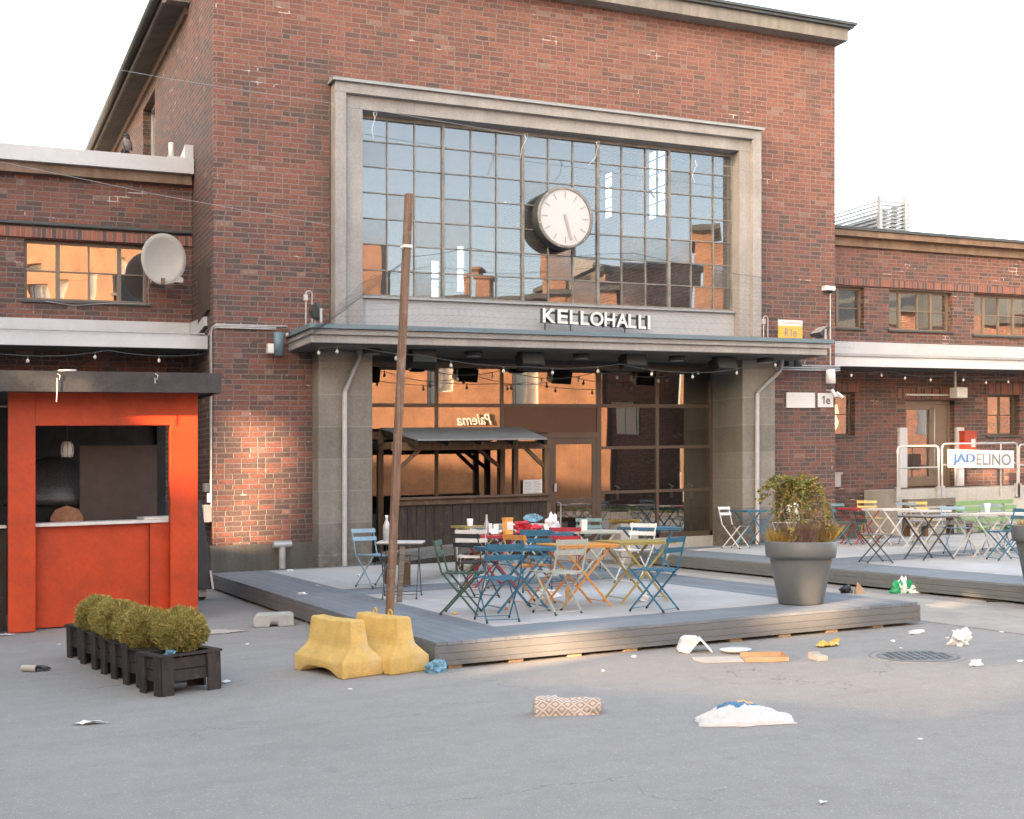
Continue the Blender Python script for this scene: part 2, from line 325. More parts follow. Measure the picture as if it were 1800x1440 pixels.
def decking(name, c, w_=.145, axis='x', var=.2):
    n = NT(name); x, y, z = n.xyz(n.pos()); a = x if axis == 'x' else y
    q = n.m('DIVIDE', a, w_); fr = n.m('FRACT', q); wn = n.n('ShaderNodeTexWhiteNoise', noise_dimensions='1D'); n.L(n.m('FLOOR', q), wn.inputs['W'])
    g = n.noise(3., n.scl(n.pos(), (1., 18., 1.) if axis != 'x' else (18., 1., 1.)), 5, .65)
    cl = n.ramp(n.m('ADD', n.m('MULTIPLY', g, .7), n.m('MULTIPLY', wn.outputs[0], .3)), [(.25, tuple(k * (1 - var) for k in c)), (.75, tuple(k * (1 + var) for k in c))])
    cl = n.mix(n.m('MULTIPLY', n.ramp(n.noise(1.2, n.pos(), 5, .7), [(.5, 0.), (.75, 1.)]), .3), cl, tuple(min(1, k * 1.9) for k in c))
    gap = n.m('LESS_THAN', fr, .035 if w_ < .5 else .004); cl = n.mix(gap, cl, tuple(k * (.4 if w_ < .5 else .7) for k in c)); n.col(cl); n.set(.62, spec=.35); n.bump(n.m('SUBTRACT', g, gap), .5, .004); return n.mat
M['deck_x'] = decking('grey_decking', (.19, .215, .24), axis='x'); M['deck_y'] = decking('grey_decking_across', (.19, .215, .24), axis='y'); M['fascia'] = plain('deck_fascia_board', (.155, .165, .17), .5, var=.08, scale=3, bump=.1, coords='pos')
M['panel'] = decking('pale_deck_panel', (.43, .43, .435), w_=.9, axis='x', var=.15)
def timber(name, c, ax=(1., 1., 12.), sc=4., rough=.75, var=.45, wear=None):
    n = NT(name); g = n.noise(sc, n.scl(n.obj(), ax), 6, .65, .6)
    cl = n.ramp(g, [(.3, tuple(k * (1 - var) for k in c)), (.7, tuple(min(1, k * (1 + var)) for k in c))])
    if wear: cl = n.mix(n.m('MULTIPLY', n.ramp(n.noise(7., n.obj(), 6, .7), [(.55, 0.), (.7, 1.)]), wear[1]), cl, wear[0])
    n.col(cl); n.set(rough, spec=.3); n.bump(g, .5, .004); return n.mat
M['dark_wood'] = timber('black_stained_timber', (.035, .028, .023), (8., 8., .8), wear=((.20, .13, .085), .35)); M['wood_rail'] = timber('worn_brown_rail', (.095, .065, .048), (.8, 8., 8.), wear=((.30, .22, .16), .4))
M['post_wood'] = timber('brown_timber_post', (.12, .075, .045), (9., 9., .7)); M['pole_wood'] = timber('weathered_pole', (.20, .13, .092), (9., 9., .5), wear=((.36, .33, .31), .6))
M['grey_wood'] = timber('weathered_grey_timber', (.155, .142, .125), (1., 9., 9.)); M['block_wood'] = timber('raw_timber_block', (.33, .24, .155), (6., 6., 6.))
M['planter'] = timber('black_brown_planter_board', (.040, .036, .035), (6., 6., 1.2), rough=.6, wear=((.13, .10, .09), .35))
M['orange'] = plain('orange_red_painted_board', (.50, .052, .009), .45, var=.16, scale=2.5, bump=.04, stain=((.42, .035, .01), .35)); M['kiosk_roof'] = plain('dark_stained_fascia', (.028, .031, .035), .45, var=.5, scale=3., bump=.1, stain=((.075, .07, .065), .5))
M['yellow'] = plain('yellow_painted_concrete', (.64, .44, .14), .8, var=.12, scale=5, bump=.6, bd=.008, stain=((.60, .50, .35), .7))
M['soil'] = plain('dark_soil', (.05, .035, .028), .95, var=.5, scale=30, bump=1., bd=.02)
for k_, c_ in dict(blue=(.035, .15, .245), pale_blue=(.22, .35, .45), green=(.030, .085, .060), sage=(.44, .48, .43), black_p=(.03, .032, .035), white_p=(.66, .655, .64), orange_p=(.62, .28, .07), red=(.40, .035, .05), olive=(.35, .28, .085), yellow_p=(.56, .43, .12), grey=(.26, .27, .28), slate=(.19, .25, .30), teal=(.10, .20, .20), rust=(.10, .06, .045), light_grey=(.55, .55, .54)).items():
    M[k_] = plain(k_ + '_lacquer', c_, .45, var=.10, scale=14, bump=.05, stain=(tuple(x * .6 + .06 for x in c_), .35))
M['pot'] = plain('grey_pot', (.125, .135, .14), .45, var=.06, scale=3, bump=.05, stain=((.20, .20, .19), .3)); M['beton_pot'] = plain('pale_fibre_pot', (.42, .41, .39), .8, var=.08, bump=.1)
def leafmat(name, a, b, rough=.7):
    n = NT(name); oi = n.n('ShaderNodeNewGeometry').outputs['Random Per Island']; n.col(n.ramp(n.m('ADD', n.m('MULTIPLY', oi, .5), n.m('MULTIPLY', n.noise(7., n.obj()), .5)), [(.25, a), (.75, b)]))
    n.set(rough, spec=.25); return n.mat
M['thuja'] = leafmat('thuja_foliage', (.20, .175, .045), (.52, .44, .15)); M['leaf'] = leafmat('green_leaf', (.09, .12, .03), (.26, .27, .08)); M['catkin'] = leafmat('seed_catkin', (.26, .17, .05), (.45, .32, .10))
M['heather'] = leafmat('pink_heather', (.20, .12, .11), (.40, .28, .25)); M['drygrass'] = leafmat('dry_grass', (.30, .19, .05), (.52, .37, .12)); M['bark'] = timber('bark', (.30, .22, .14), (9, 9, 1))
M['paper'] = plain('white_paper', (.78, .78, .77), .8, var=.05, scale=9, bump=.2); M['card'] = plain('brown_cardboard', (.42, .27, .16), .85, var=.1, bump=.1); M['card_in'] = plain('grey_card_inside', (.47, .43, .38), .85, var=.06, bump=.1)
M['red_foil'] = plain('red_bag', (.55, .03, .05), .4, var=.2); M['yel_foil'] = plain('yellow_bag', (.75, .42, .03), .35, var=.2, stain=((.7, .7, .68), .5)); M['green_foil'] = plain('green_bag', (.02, .35, .14), .35, var=.2); M['blackbag'] = plain('black_bag', (.02, .022, .026), .3, var=.3); M['blue_foil'] = plain('blue_foil', (.15, .32, .45), .3, var=.4)
M['orange_foil'] = plain('orange_print', (.85, .42, .10), .5, var=.2); M['sign_yellow'] = plain('sign_yellow', (.72, .42, .07), .5, var=.04); M['sign_white'] = plain('sign_white', (.72, .72, .72), .5, var=.03); M['ink'] = plain('dark_ink', (.06, .07, .075), .5, var=.05); M['ink_blue'] = plain('blue_ink', (.05, .14, .34), .5, var=.05); M['ink_grey'] = plain('faded_ink', (.20, .22, .25), .6, var=.1)
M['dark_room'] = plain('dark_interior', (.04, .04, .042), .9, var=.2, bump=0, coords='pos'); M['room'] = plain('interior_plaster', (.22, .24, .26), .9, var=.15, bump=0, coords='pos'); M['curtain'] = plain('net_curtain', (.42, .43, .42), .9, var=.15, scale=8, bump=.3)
M['green_bench'] = plain('green_bench_paint', (.20, .36, .17), .5, var=.1); M['red_box'] = plain('red_letter_box', (.42, .06, .03), .5, var=.1); M['bulb'] = plain('bulb_glass', (.55, .53, .50), .15, var=.05, bump=0)
M['oven'] = plain('dark_tiled_oven', (.05, .05, .055), .25, var=.3, scale=40, bump=.5); M['copper'] = plain('copper_lid', (.25, .15, .10), .35, .6, var=.3); M['brownboard'] = plain('brown_hardboard', (.06, .042, .035), .7, var=.12)
M['clock_face'] = plain('clock_face', (.53, .53, .55), .4, var=.01, bump=0); M['clock_mark'] = plain('clock_marks', (.32, .33, .34), .5, var=.02, bump=0); M['crow_grey'] = plain('crow_grey', (.20, .19, .18), .8, var=.2); M['rubber'] = plain('rubber', (.03, .03, .03), .8, var=.2)
def holes(mb, axis, a0, a1, z0, z1, t0, t1, hs, m=0):
    """a wall slab with rectangular openings (axis x: runs along x, thickness t along y)"""
    xs = sorted({a0, a1, *[min(max(v, a0), a1) for h in hs for v in h[:2]]}); zs = sorted({z0, z1, *[min(max(v, z0), z1) for h in hs for v in h[2:]]})
    for j in range(len(zs) - 1):
        i = 0
        while i < len(xs) - 1:
            def open_(q): 
                cx, cz = (xs[q] + xs[q + 1]) / 2, (zs[j] + zs[j + 1]) / 2
                return any(h[0] < cx < h[1] and h[2] < cz < h[3] for h in hs)
            if open_(i): i += 1; continue
            k = i
            while k + 1 < len(xs) - 1 and not open_(k + 1): k += 1
            if axis == 'x': mb.box(xs[i], xs[k + 1], t0, t1, zs[j], zs[j + 1], m)
            else: mb.box(t0, t1, xs[i], xs[k + 1], zs[j], zs[j + 1], m)
            i = k + 1
    return mb
def win_panes(xs, zs, y, tilt=.004, seed=1, dirty=.25):
    r = random.Random(seed); mb = MB()
    for i in range(len(xs) - 1):
        for j in range(len(zs) - 1):
            a, b, c_ = (r.uniform(-tilt, tilt) for _ in range(3))
            mb.quad((xs[i], y + a, zs[j]), (xs[i + 1], y + b, zs[j]), (xs[i + 1], y + b + c_, zs[j + 1]), (xs[i], y + a + c_, zs[j + 1]), 1 if r.random() < dirty else 0)
    return mb
def wing_window(root, x0, x1, z0, z1, y, vm, hm=(.5,), fm='beige_frame', thick=(), tilt=.004, seed=3, sill=True, curtain=False, lab=None):
    """vm: fractions of the width with a bar; hm: of the height"""
    f = MB(); w_ = .055; yy = y + .13
    for a, b, c_, d in ((x0, x1, z0, z0 + w_), (x0, x1, z1 - w_, z1), (x0, x0 + w_, z0 + w_, z1 - w_), (x1 - w_, x1, z0 + w_, z1 - w_)): f.box(a, b, yy, yy + .07, c_, d)
    for t in vm:
        c_ = x0 + (x1 - x0) * t; h = .035 if t in thick else .014; f.box(c_ - h, c_ + h, yy - .004, yy + .066, z0 + w_, z1 - w_)
    for t in hm: c_ = z0 + (z1 - z0) * t; f.box(x0 + w_, x1 - w_, yy + .004, yy + .05, c_ - .012, c_ + .012)
    o = f.build('window', M[fm], root)
    if lab: o['label'] = lab
    xs = [x0 + .03] + [x0 + (x1 - x0) * t for t in vm] + [x1 - .03]; zs = [z0 + .03] + [z0 + (z1 - z0) * t for t in hm] + [z1 - .03]
    win_panes(xs, zs, yy + .03, tilt, seed).build('pane', [M['glass_wing'], M['glass_wing']], o)
    if sill: MB().box(x0 - .05, x1 + .05, y - .05, yy, z0 - .045, z0 - .002).build('sill', M['dark_metal'], o)
    if curtain:
        c_ = MB(); n = int((x1 - x0) / .05); 
        for i in range(n):
            a = x0 + (x1 - x0) * i / n; b = x0 + (x1 - x0) * (i + 1) / n; s_ = .03 * (i % 2); t_ = .03 * ((i + 1) % 2)
            if curtain == 'sides' and .3 < i / n < .72: continue
            c_.quad((a, yy + .22 + s_, z0), (b, yy + .22 + t_, z0), (b, yy + .22 + t_, z1), (a, yy + .22 + s_, z1))
        c_.build('curtain', M['curtain'], o)
    return o
YF = 21.2
# ============================================================ ground
g = MB(); N_ = 24
g.quad((-400, -400, 0), (400, -400, 0), (400, 400, 0), (-400, 400, 0)); tag(g.build('ground', M['asphalt'], org=(0, 0, 0)), kind='structure')
g = MB(); g.quad((10.05, 3, .004), (11.75, 3, .004), (11.75, 21.1, .004), (10.05, 21.1, .004)); tag(g.build('path', M['path']), kind='structure')
# ============================================================ market hall
hall = empty('market_hall', 4.26, YF, 0, 0, 'tall red brick market hall with a huge steel window over its entrance canopy', 'building')
b = MB(); holes(b, 'x', 4.26, 17.61, 0, 10.92, YF, YF + .4, [(6.02, 6.31, 0, 4.04), (6.31, 15.5, 0, 8.86), (15.5, 15.9, 0, 4.04)])
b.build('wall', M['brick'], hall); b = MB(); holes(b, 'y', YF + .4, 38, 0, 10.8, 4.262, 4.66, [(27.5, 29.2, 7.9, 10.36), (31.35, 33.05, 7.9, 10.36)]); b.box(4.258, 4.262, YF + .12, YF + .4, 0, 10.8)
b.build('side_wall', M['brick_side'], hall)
def SH(x0, x1, y0, y1):                          # an opening in the far side wall that shows between these pixels
    a, b_ = SX(x1, y1, 17.21); c_, d = SX(x0, y0, 17.21); return (a, c_, b_, d)
sideh = [SH(*q) for q in ((1043, 1075, 306, 380), (1120, 1168, 268, 376), (1032, 1054, 246, 260), (1058, 1088, 248, 262), (1140, 1166, 250, 262), (1172, 1192, 256, 268))]
b = MB(); holes(b, 'y', YF + .4, 38, 0, 10.92, 17.21, 17.61, sideh); b.build('wall', M['brick'], hall)
b = MB()
for a0, a1, z0, z1 in sideh[:2]:
    n = 3 if a1 - a0 > 1.2 else 2
    for k in range(1, n): b.box(17.25, 17.3, a0 + (a1 - a0) * k / n - .04, a0 + (a1 - a0) * k / n + .04, z0, z1)
    for k in range(1, 5): b.box(17.25, 17.28, a0, a1, z0 + (z1 - z0) * k / 5 - .02, z0 + (z1 - z0) * k / 5 + .02)
    b.bar((16.9, a0, z0 + .4), (16.9, a1, z1 - .2), .05, .05)
b.build('window_bar', M['dark_room'], hall)
IY = 37.6
def IW(x0, x1, y0, y1): a, b_ = W(x0, y1, IY); c_, d = W(x1, y0, IY); return (a, c_, b_, d)
bright = [IW(759, 774, 458, 522), IW(804, 818, 432, 512)]
rb = MB(); holes(rb, 'x', 4.66, 17.21, 4, 10.92, IY, IY + .2, bright); rb.build('back_wall', M['room'], hall)
rb = MB(); 
for h in bright:
    rb.box(h[0], h[1], IY + .05, IY + .1, (h[2] + h[3]) / 2 - .03, (h[2] + h[3]) / 2 + .03); rb.bar((h[0], IY - .6, h[2] + .2), (h[1], IY - .6, h[3] - .4), .05, .05)
rb.build('window_bar', M['dark_room'], hall)
MB().box(4.7, 17.2, YF + .5, 37.5, 3.95, 4.05).build('upper_floor', M['dark_room'], hall)
MB().box(3.9, 17.70, 20.99, 38.4, 11.182, 11.28).box(4.3, 17.2, 21.6, 38, 10.93, 11.1).build('roof', M['dark_metal'], hall)
c = MB(); c.box(3.9, 17.70, 20.88, 21.3, 10.92, 11.18); c.box(17.5, 17.70, 21.3, 38, 10.92, 11.18); c.build('cornice', M['cornice'], hall)
c = MB(); c.box(3.8, 17.80, 20.80, 20.99, 11.182, 11.235); c.box(3.8, 17.85, 20.76, 20.99, 11.235, 11.29); c.box(17.7, 17.85, 20.99, 38, 11.2, 11.29); c.build('roof_edge', M['dark_metal'], hall)
c = MB(); c.box(3.84, 4.26, 23.6, 38, 10.75, 10.8); c.build('soffit', M['soffit'], hall)
c = MB(); c.box(3.79, 3.838, 23.58, 38, 10.75, 10.9); c.box(3.84, 4.3, 23.4, 23.598, 10.75, 11.12); c.build('eave_fascia', M['cornice'], hall)
c = MB(); c.lathe([(.001, 0), (.09, 0), (.09, 14.4), (.001, 14.4)], (3.70, 23.6, 10.9), 12, axis='y'); c.build('gutter', M['dark_metal'], hall)
c = MB(); c.box(4.2, 4.258, 23.6, 38, 10.6, 10.75); c.build('frieze', M['ledge'], hall)
for y0, y1 in ((27.5, 29.2), (31.35, 33.05)):
    f = MB(); 
    for a, b_ in ((y0, y0 + .06), (y1 - .06, y1), ((y0 + y1) / 2 - .03, (y0 + y1) / 2 + .03)): f.box(4.44, 4.52, a, b_, 7.9, 10.36)
    f.box(4.44, 4.52, y0, y1, 10.3, 10.36); f.box(4.45, 4.51, y0, y1, 9.1, 9.15); o = f.build('window', M['white_metal'], hall)
    MB().quad((4.48, y0, 7.9), (4.48, y1, 7.9), (4.48, y1, 10.36), (4.48, y0, 10.36)).build('pane', M['glass_old'], o)
MB().box(4.2, 5.99, 21.13, 21.199, -.1, .68).box(4.2, 4.257, 21.199, 23.1, -.1, .68).build('plinth', M['plinth'], hall); MB().box(15.73, 17.66, 21.13, 21.199, -.1, .55).build('plinth', M['plinth'], hall)
# surround
c = MB(); Y1, Y2 = 20.93, 21.04
c.box(6.33, 6.53, Y1, YF + .3, 4.35, 8.60); c.box(6.53, 6.87, Y2, YF + .3, 4.35, 8.36); c.box(15.26, 15.47, Y1, YF + .3, 4.35, 8.60); c.box(15.0, 15.26, Y2, YF + .3, 4.35, 8.36)
c.box(6.33, 15.47, Y1, YF + .3, 8.60, 8.80); c.box(6.53, 15.26, Y2, YF + .3, 8.36, 8.60)
c.prism([(Y1 - .04, 8.802), (Y1 - .04, 8.83), (YF, 8.93), (YF, 8.802)], 'x', 6.30, 15.50); c.build('window_surround', M['concrete'], hall, bevel=.006)
MB().box(6.29, 15.51, Y1 - .065, Y1 - .041, 8.785, 8.835).box(6.27, 6.289, Y1 - .06, YF, 8.785, 8.83).build('drip_flashing', M['grey_metal'], hall)
# big window
WX = [6.87] + [W(x, 350, 21.34)[0] for x in (680, 728, 778, 827, 872, 918, 963, 1006, 1050, 1092, 1134, 1175, 1214, 1253)] + [15.0]
WZ = [5.09 + i * (8.36 - 5.09) / 7 for i in range(8)]
f = MB()
for i, x in enumerate(WX):
    h = .027 if i % 3 == 0 else .011; f.box(x - h, x + h, 21.31 - (.012 if i % 3 == 0 else 0), 21.37, WZ[0], WZ[-1])
for z in WZ[1:-1]: f.box(6.9, 15.0, 21.316, 21.364, z - .010, z + .010)
f.box(6.87, 15.0, 21.3, 21.4, 8.29, 8.36); f.box(6.87, 15.0, 21.3, 21.4, 5.06, 5.11)
o = f.build('window_frame', M['steel'], hall); win_panes(WX, WZ, 21.34, .0022, 5, .22).build('panes', [M['glass_old'], M['glass_dirty']], o)
c = MB(); c.box(6.872, 14.998, 21.24, 21.5, 4.35, 5.02); c.build('spandrel', M['spandrel'], hall)
c = MB(); c.box(6.872, 14.998, 21.17, 21.42, 5.022, 5.06); c.build('sill', M['grey_metal'], hall)
# canopy
c = MB(); c.box(5.56, 16.2, 19.74, YF - .002, 4.03, 4.16); c.box(5.54, 16.24, 19.68, YF - .002, 4.162, 4.255); c.box(6.98, 14.88, YF, 21.99, 4.032, 4.2)
cn = c.build('canopy', M['concrete'], hall, bevel=.008); MB().box(5.5, 16.28, 19.62, YF - .004, 4.257, 4.335).build('canopy_cap', M['blue_cap'], cn)
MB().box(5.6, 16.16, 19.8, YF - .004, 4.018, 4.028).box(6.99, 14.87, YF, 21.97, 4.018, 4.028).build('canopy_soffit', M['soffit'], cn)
for x0, x1 in ((5.99, 6.97), (14.9, 15.72)):
    MB().box(x0, x1, 20.8, 22.0, -.1, 4.016).build('pillar', M['pillar'], hall, bevel=.01)
# ground floor glazing
GY = 21.9; gx = [7.0, 8.62, 9.99, 12.15, 13.54, 14.89]
f = MB()
for x, h in zip(gx, (.05, .03, .03, .05, .03, .05)): f.box(x - h, x + h, GY - .03, GY + .08, .2, 4.0)
f.box(gx[0], gx[-1], GY - .028, GY + .078, 3.86, 4.0); f.box(gx[0], gx[-1], GY - .026, GY + .076, 3.10, 3.17); f.box(12.15, gx[-1], GY - .026, GY + .076, 2.25, 2.31); f.box(12.15, gx[-1], GY - .026, GY + .076, 1.34, 1.40); f.box(12.2, gx[-1], GY - .03, GY + .08, .40, .5)
f.box(7.0, 9.99, GY - .026, GY + .076, .98, 1.06); f.box(9.99, 11.03, GY - .026, GY + .076, 2.5, 2.58); f.box(9.99, 11.03, GY - .026, GY + .076, .98, 1.06); f.box(10.98, 11.05, GY - .032, GY + .08, .2, 2.6)
f.box(11.05, 12.12, GY - .032, GY + .08, 2.48, 2.6)
gl = f.build('shop_window', M['brown_frame'], hall)
MB().box(10.02, 12.11, GY - .01, GY + .04, 2.6, 3.1).build('metal_panel', plain('bronze_panel', (.075, .052, .042), .3, .5, var=.05, scale=1, bump=.05, coords='pos'), gl)
p = MB(); r = random.Random(4)
def pn(x0, x1, z0, z1):
    a, b_ = r.uniform(-.003, .003), r.uniform(-.003, .003); p.quad((x0, GY + a, z0), (x1, GY + b_, z0), (x1, GY - a, z1), (x0, GY - b_, z1))
for i in range(5):
    pn(gx[i] + .03, gx[i + 1] - .03, 3.17, 3.86)
    if i > 2:
        for z0, z1 in ((2.31, 3.1), (1.4, 2.25), (.5, 1.34)): pn(gx[i] + .03, gx[i + 1] - .03, z0, z1)
    elif i < 2: pn(gx[i] + .03, gx[i + 1] - .03, 1.06, 3.1); pn(gx[i] + .03, gx[i + 1] - .03, .2, .98)
pn(10.02, 10.98, 1.06, 2.5); pn(10.02, 10.98, .2, .98); p.build('panes', M['glass_new'], gl)
d = MB(); d.box(11.05, 11.17, GY - .02, GY + .04, .26, 2.478); d.box(12.0, 12.1, GY - .02, GY + .04, .26, 2.478); d.box(11.17, 12.0, GY - .018, GY + .038, 2.36, 2.478); d.box(11.17, 12.0, GY - .018, GY + .038, 1.18, 1.27); d.box(11.17, 12.0, GY - .018, GY + .038, .26, .5)
dr = d.build('door', M['brown_frame'], gl)
MB().quad((11.17, GY, 1.27), (12.0, GY, 1.27), (12.0, GY, 2.36), (11.17, GY, 2.36)).quad((11.17, GY, .5), (12.0, GY, .5), (12.0, GY, 1.18), (11.17, GY, 1.18)).build('door_glass', M['glass_new'], gl)
hx, hy = 11.2, GY - .09
MB().path([(hx, GY - .02, .68), (hx, hy, .68), (hx + .04, hy, .70), (hx + .04, hy, 1.18), (hx, hy, 1.2), (hx, GY - .02, 1.2)], .014).box(hx - .08, hx - .05, GY - .03, GY - .021, .75, .83).box(hx - .08, hx - .05, GY - .03, GY - .021, .92, 1.0).box(hx - .08, hx - .03, GY - .06, GY - .021, 1.42, 1.58).build('door_handle', M['galv'], gl)
MB().box(6.98, 14.9, GY - .04, GY + .3, -.1, .395).build('base_wall', M['pale_concrete'], hall)
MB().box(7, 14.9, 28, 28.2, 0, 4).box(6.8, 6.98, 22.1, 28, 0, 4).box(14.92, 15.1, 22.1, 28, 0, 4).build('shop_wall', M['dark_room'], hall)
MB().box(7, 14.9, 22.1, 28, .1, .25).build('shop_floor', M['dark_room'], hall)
# things behind the shop glass
for (px, z) in ((750, 1.15), (1085, 1.35), (1180, 1.35), (1215, 1.35), (815, 1.15)):
    x = W(px, 850, 22.35)[0]; v = empty('flower_vase', x, 22.35, .25, 0, None, 'vase')
    MB().lathe([(.001, 0), (.2, 0), (.2, .02), (.02, .03), (.02, z - .45), (.2, z - .43), (.2, z - .40), (.001, z - .40)], n=14).build('stand', M['dark_room'], v, local=True)
    MB().lathe([(.001, 0), (.035, 0), (.04, .08), (.02, .16), (.025, .18)], (0, 0, z - .4), 12).build('vase', M['offwhite'], v, local=True)
    fl = MB()
    for q in range(3): fl.tube((0, 0, z - .24), (.03 * (q - 1), 0, z - .12 - .02 * q), .003, 4); fl.lathe([(.001, -.02), (.028, -.01), (.02, .015), (.001, .02)], (.035 * (q - 1), 0, z - .11 - .02 * q), 8)
    fl.build('flower', M['white'], v, local=True)
    tag(v, 'flower vase behind the shop glass ' + {750: 'at the far left, seen through the wooden bar', 815: 'centred in the opening of the wooden bar', 1085: 'just right of the glass door', 1180: 'above the blue table, in the last bay', 1215: 'furthest right beside the grey pillar'}[px])
for i, (x, z0, lab) in enumerate(((W(928, 850, 21.85)[0], 1.33, 'printed sheet taped inside the glass left of the door, whole'), (W(945, 850, 21.85)[0], 1.33, 'printed sheet half hidden by the bar post, beside the other sheet'))):
    s_ = MB().box(x - .11, x + .11, 21.84, 21.845, z0, z0 + .34); o = s_.build('paper_notice', M['paper']); tag(o, lab, 'notice'); t = MB()
    for k in range(9): t.box(x - .08, x + .08 - .02 * (k % 3), 21.836, 21.839, z0 + .05 + k * .03, z0 + .056 + k * .03)
    t.build('print', M['ink_grey'], o)

# ============================================================ wings
lw = empty('side_wing', -2, 23.15, 0, 0, 'low red brick wing left of the market hall with white parapet', 'building')
b = MB(); holes(b, 'x', -9, 4.258, 0, 7.4, 23.15, 23.5, [(1.36, 3.46, 5.05, 6.12), (-3.4, -1.3, 5.05, 6.12)]); b.build('wall', M['brick_wing'], lw)
b = MB(); b.box(-9, 4.25, 23.1, 23.149, 6.14, 6.31); b.build('soldier_course', M['soldier'], lw)
b = MB(); b.tube((-9, 23.1, 6.38), (4.24, 23.1, 6.38), .032, 8); b.build('ledge_pipe', M['dark_metal'], lw)
b = MB(); b.box(-9, 4.24, 22.87, 23.3, 7.42, 7.69); b.build('parapet', M['white_metal'], lw); b = MB(); b.box(-9, 4.22, 22.98, 23.148, 7.24, 7.415); b.build('cornice', M['ledge'], lw)
zt, zb = W(335, 568, 23.1)[1], W(335, 600, 23.1)[1]
b = MB(); b.box(-9, 4.20, 23.08, 23.149, zb - .05, zt); b.prism([(21.72, 4.5), (21.72, 4.66), (23.08, zt), (23.08, zb - .05)], 'x', 4.205, 4.255); b.build('flashing', M['white_metal'], lw)
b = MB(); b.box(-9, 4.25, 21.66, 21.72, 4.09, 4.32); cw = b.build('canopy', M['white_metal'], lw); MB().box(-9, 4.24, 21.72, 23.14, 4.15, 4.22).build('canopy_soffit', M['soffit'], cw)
MB().path([(-9, 21.64, 4.345), (4.2, 21.64, 4.345)], .014).build('canopy_pipe', M['galv'], cw)
wing_window(lw, 1.36, 3.46, 5.05, 6.12, 23.15, (.27, .52, .77), thick=(.27, .77), tilt=.006, seed=12)
wing_window(lw, -3.4, -1.3, 5.05, 6.12, 23.15, (.27, .52, .77), thick=(.27, .77), seed=13)
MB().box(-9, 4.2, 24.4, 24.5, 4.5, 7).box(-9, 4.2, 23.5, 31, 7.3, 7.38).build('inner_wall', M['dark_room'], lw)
rw = empty('side_wing', 24, 23.15, 0, 0, 'low red brick wing right of the market hall with a landing and white canopy', 'building')
hw = [(18.1, 20.11, 5.08, 6.07), (20.88, 22.89, 5.08, 6.06), (23.63, 25.7, 5.03, 6.07), (18.5, 19.83, 2.52, 3.56), (21.4, 22.98, 1.24, 3.38), (24.09, 25.2, 2.49, 3.53), (26.4, 28.4, 5.05, 6.07)]
b = MB(); holes(b, 'x', 17.62, 40, 0, 7.2, 23.15, 23.5, hw); b.build('wall', M['brick_wing'], rw)
b = MB(); b.box(17.62, 40, 23.1, 23.149, 6.10, 6.27); b.box(17.9, 19.95, 23.13, 23.149, 3.565, 3.78); b.box(21.15, 23.2, 23.13, 23.149, 3.42, 3.66); b.box(24.0, 25.35, 23.13, 23.149, 3.54, 3.82); b.build('soldier_course', M['soldier'], rw)
b = MB(); b.box(17.62, 40, 22.87, 23.3, 7.22, 7.36); b.build('cornice', M['ledge'], rw); MB().box(17.62, 40, 22.82, 23.4, 7.362, 7.43).build('roof_edge', M['dark_metal'], rw); MB().box(17.62, 40, 23.4, 38, 7.3, 7.36).build('roof', M['dark_metal'], rw)
b = MB(); b.box(17.62, 40, 23.05, 23.148, 7.02, 7.215); b.build('frieze', M['ledge'], rw)
zt, zb = W(1468, 600, 23.1)[1], W(1468, 628, 23.1)[1]
b = MB(); b.box(17.62, 40, 23.08, 23.149, zb - .1, zt); b.build('flashing', M['white_metal'], rw)
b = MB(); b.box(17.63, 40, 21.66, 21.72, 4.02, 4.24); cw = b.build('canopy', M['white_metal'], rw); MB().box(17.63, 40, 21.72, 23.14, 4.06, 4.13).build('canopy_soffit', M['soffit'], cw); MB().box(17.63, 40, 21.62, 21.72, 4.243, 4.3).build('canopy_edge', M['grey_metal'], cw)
for i, (x0, x1, z0, z1) in enumerate(hw):
    if i == 4: continue
    vm = {0: (.3, .65), 1: (.22, .5, .72), 2: (.22, .47, .72), 3: (.5,), 5: (.49,), 6: (.25, .5, .75)}[i]; o = wing_window(rw, x0, x1, z0, z1, 23.15, vm, fm='beige_frame' if i < 3 or i > 5 else 'brown_frame', thick=(.22, .72, .65), seed=20 + i, curtain='sides' if i < 3 else (True if i == 3 else False))
    if i == 5: MB().box(x0 + .06, x1 - .06, 23.36, 23.37, z0 + .5, z1 - .05).build('blind', M['curtain'], o)
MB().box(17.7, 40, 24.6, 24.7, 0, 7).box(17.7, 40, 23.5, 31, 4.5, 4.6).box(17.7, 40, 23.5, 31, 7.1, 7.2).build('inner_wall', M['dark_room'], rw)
d = MB(); Yd = 23.3; x0, x1 = 21.4, 22.98
d.box(x0, x0 + .08, Yd, Yd + .1, 1.24, 3.38); d.box(x1 - .08, x1, Yd, Yd + .1, 1.24, 3.38); d.box(x0 + .08, x1 - .08, Yd, Yd + .1, 3.28, 3.38); xm = 22.42
d.box(x0 + .08, x0 + .18, Yd + .02, Yd + .08, 1.26, 3.278); d.box(xm - .1, xm, Yd + .02, Yd + .08, 1.26, 3.278); d.box(x0 + .18, xm - .1, Yd + .02, Yd + .08, 3.15, 3.278); d.box(x0 + .18, xm - .1, Yd + .02, Yd + .08, 1.26, 1.5)
dd = d.build('door', M['beige_frame'], rw); MB().box(xm + .002, x1 - .082, Yd + .03, Yd + .07, 1.26, 3.275).build('door_leaf', M['beige_frame'], dd); MB().quad((x0 + .18, Yd + .05, 1.5), (xm - .1, Yd + .05, 1.5), (xm - .1, Yd + .05, 3.15), (x0 + .18, Yd + .05, 3.15)).build('door_glass', M['glass_wing'], dd)
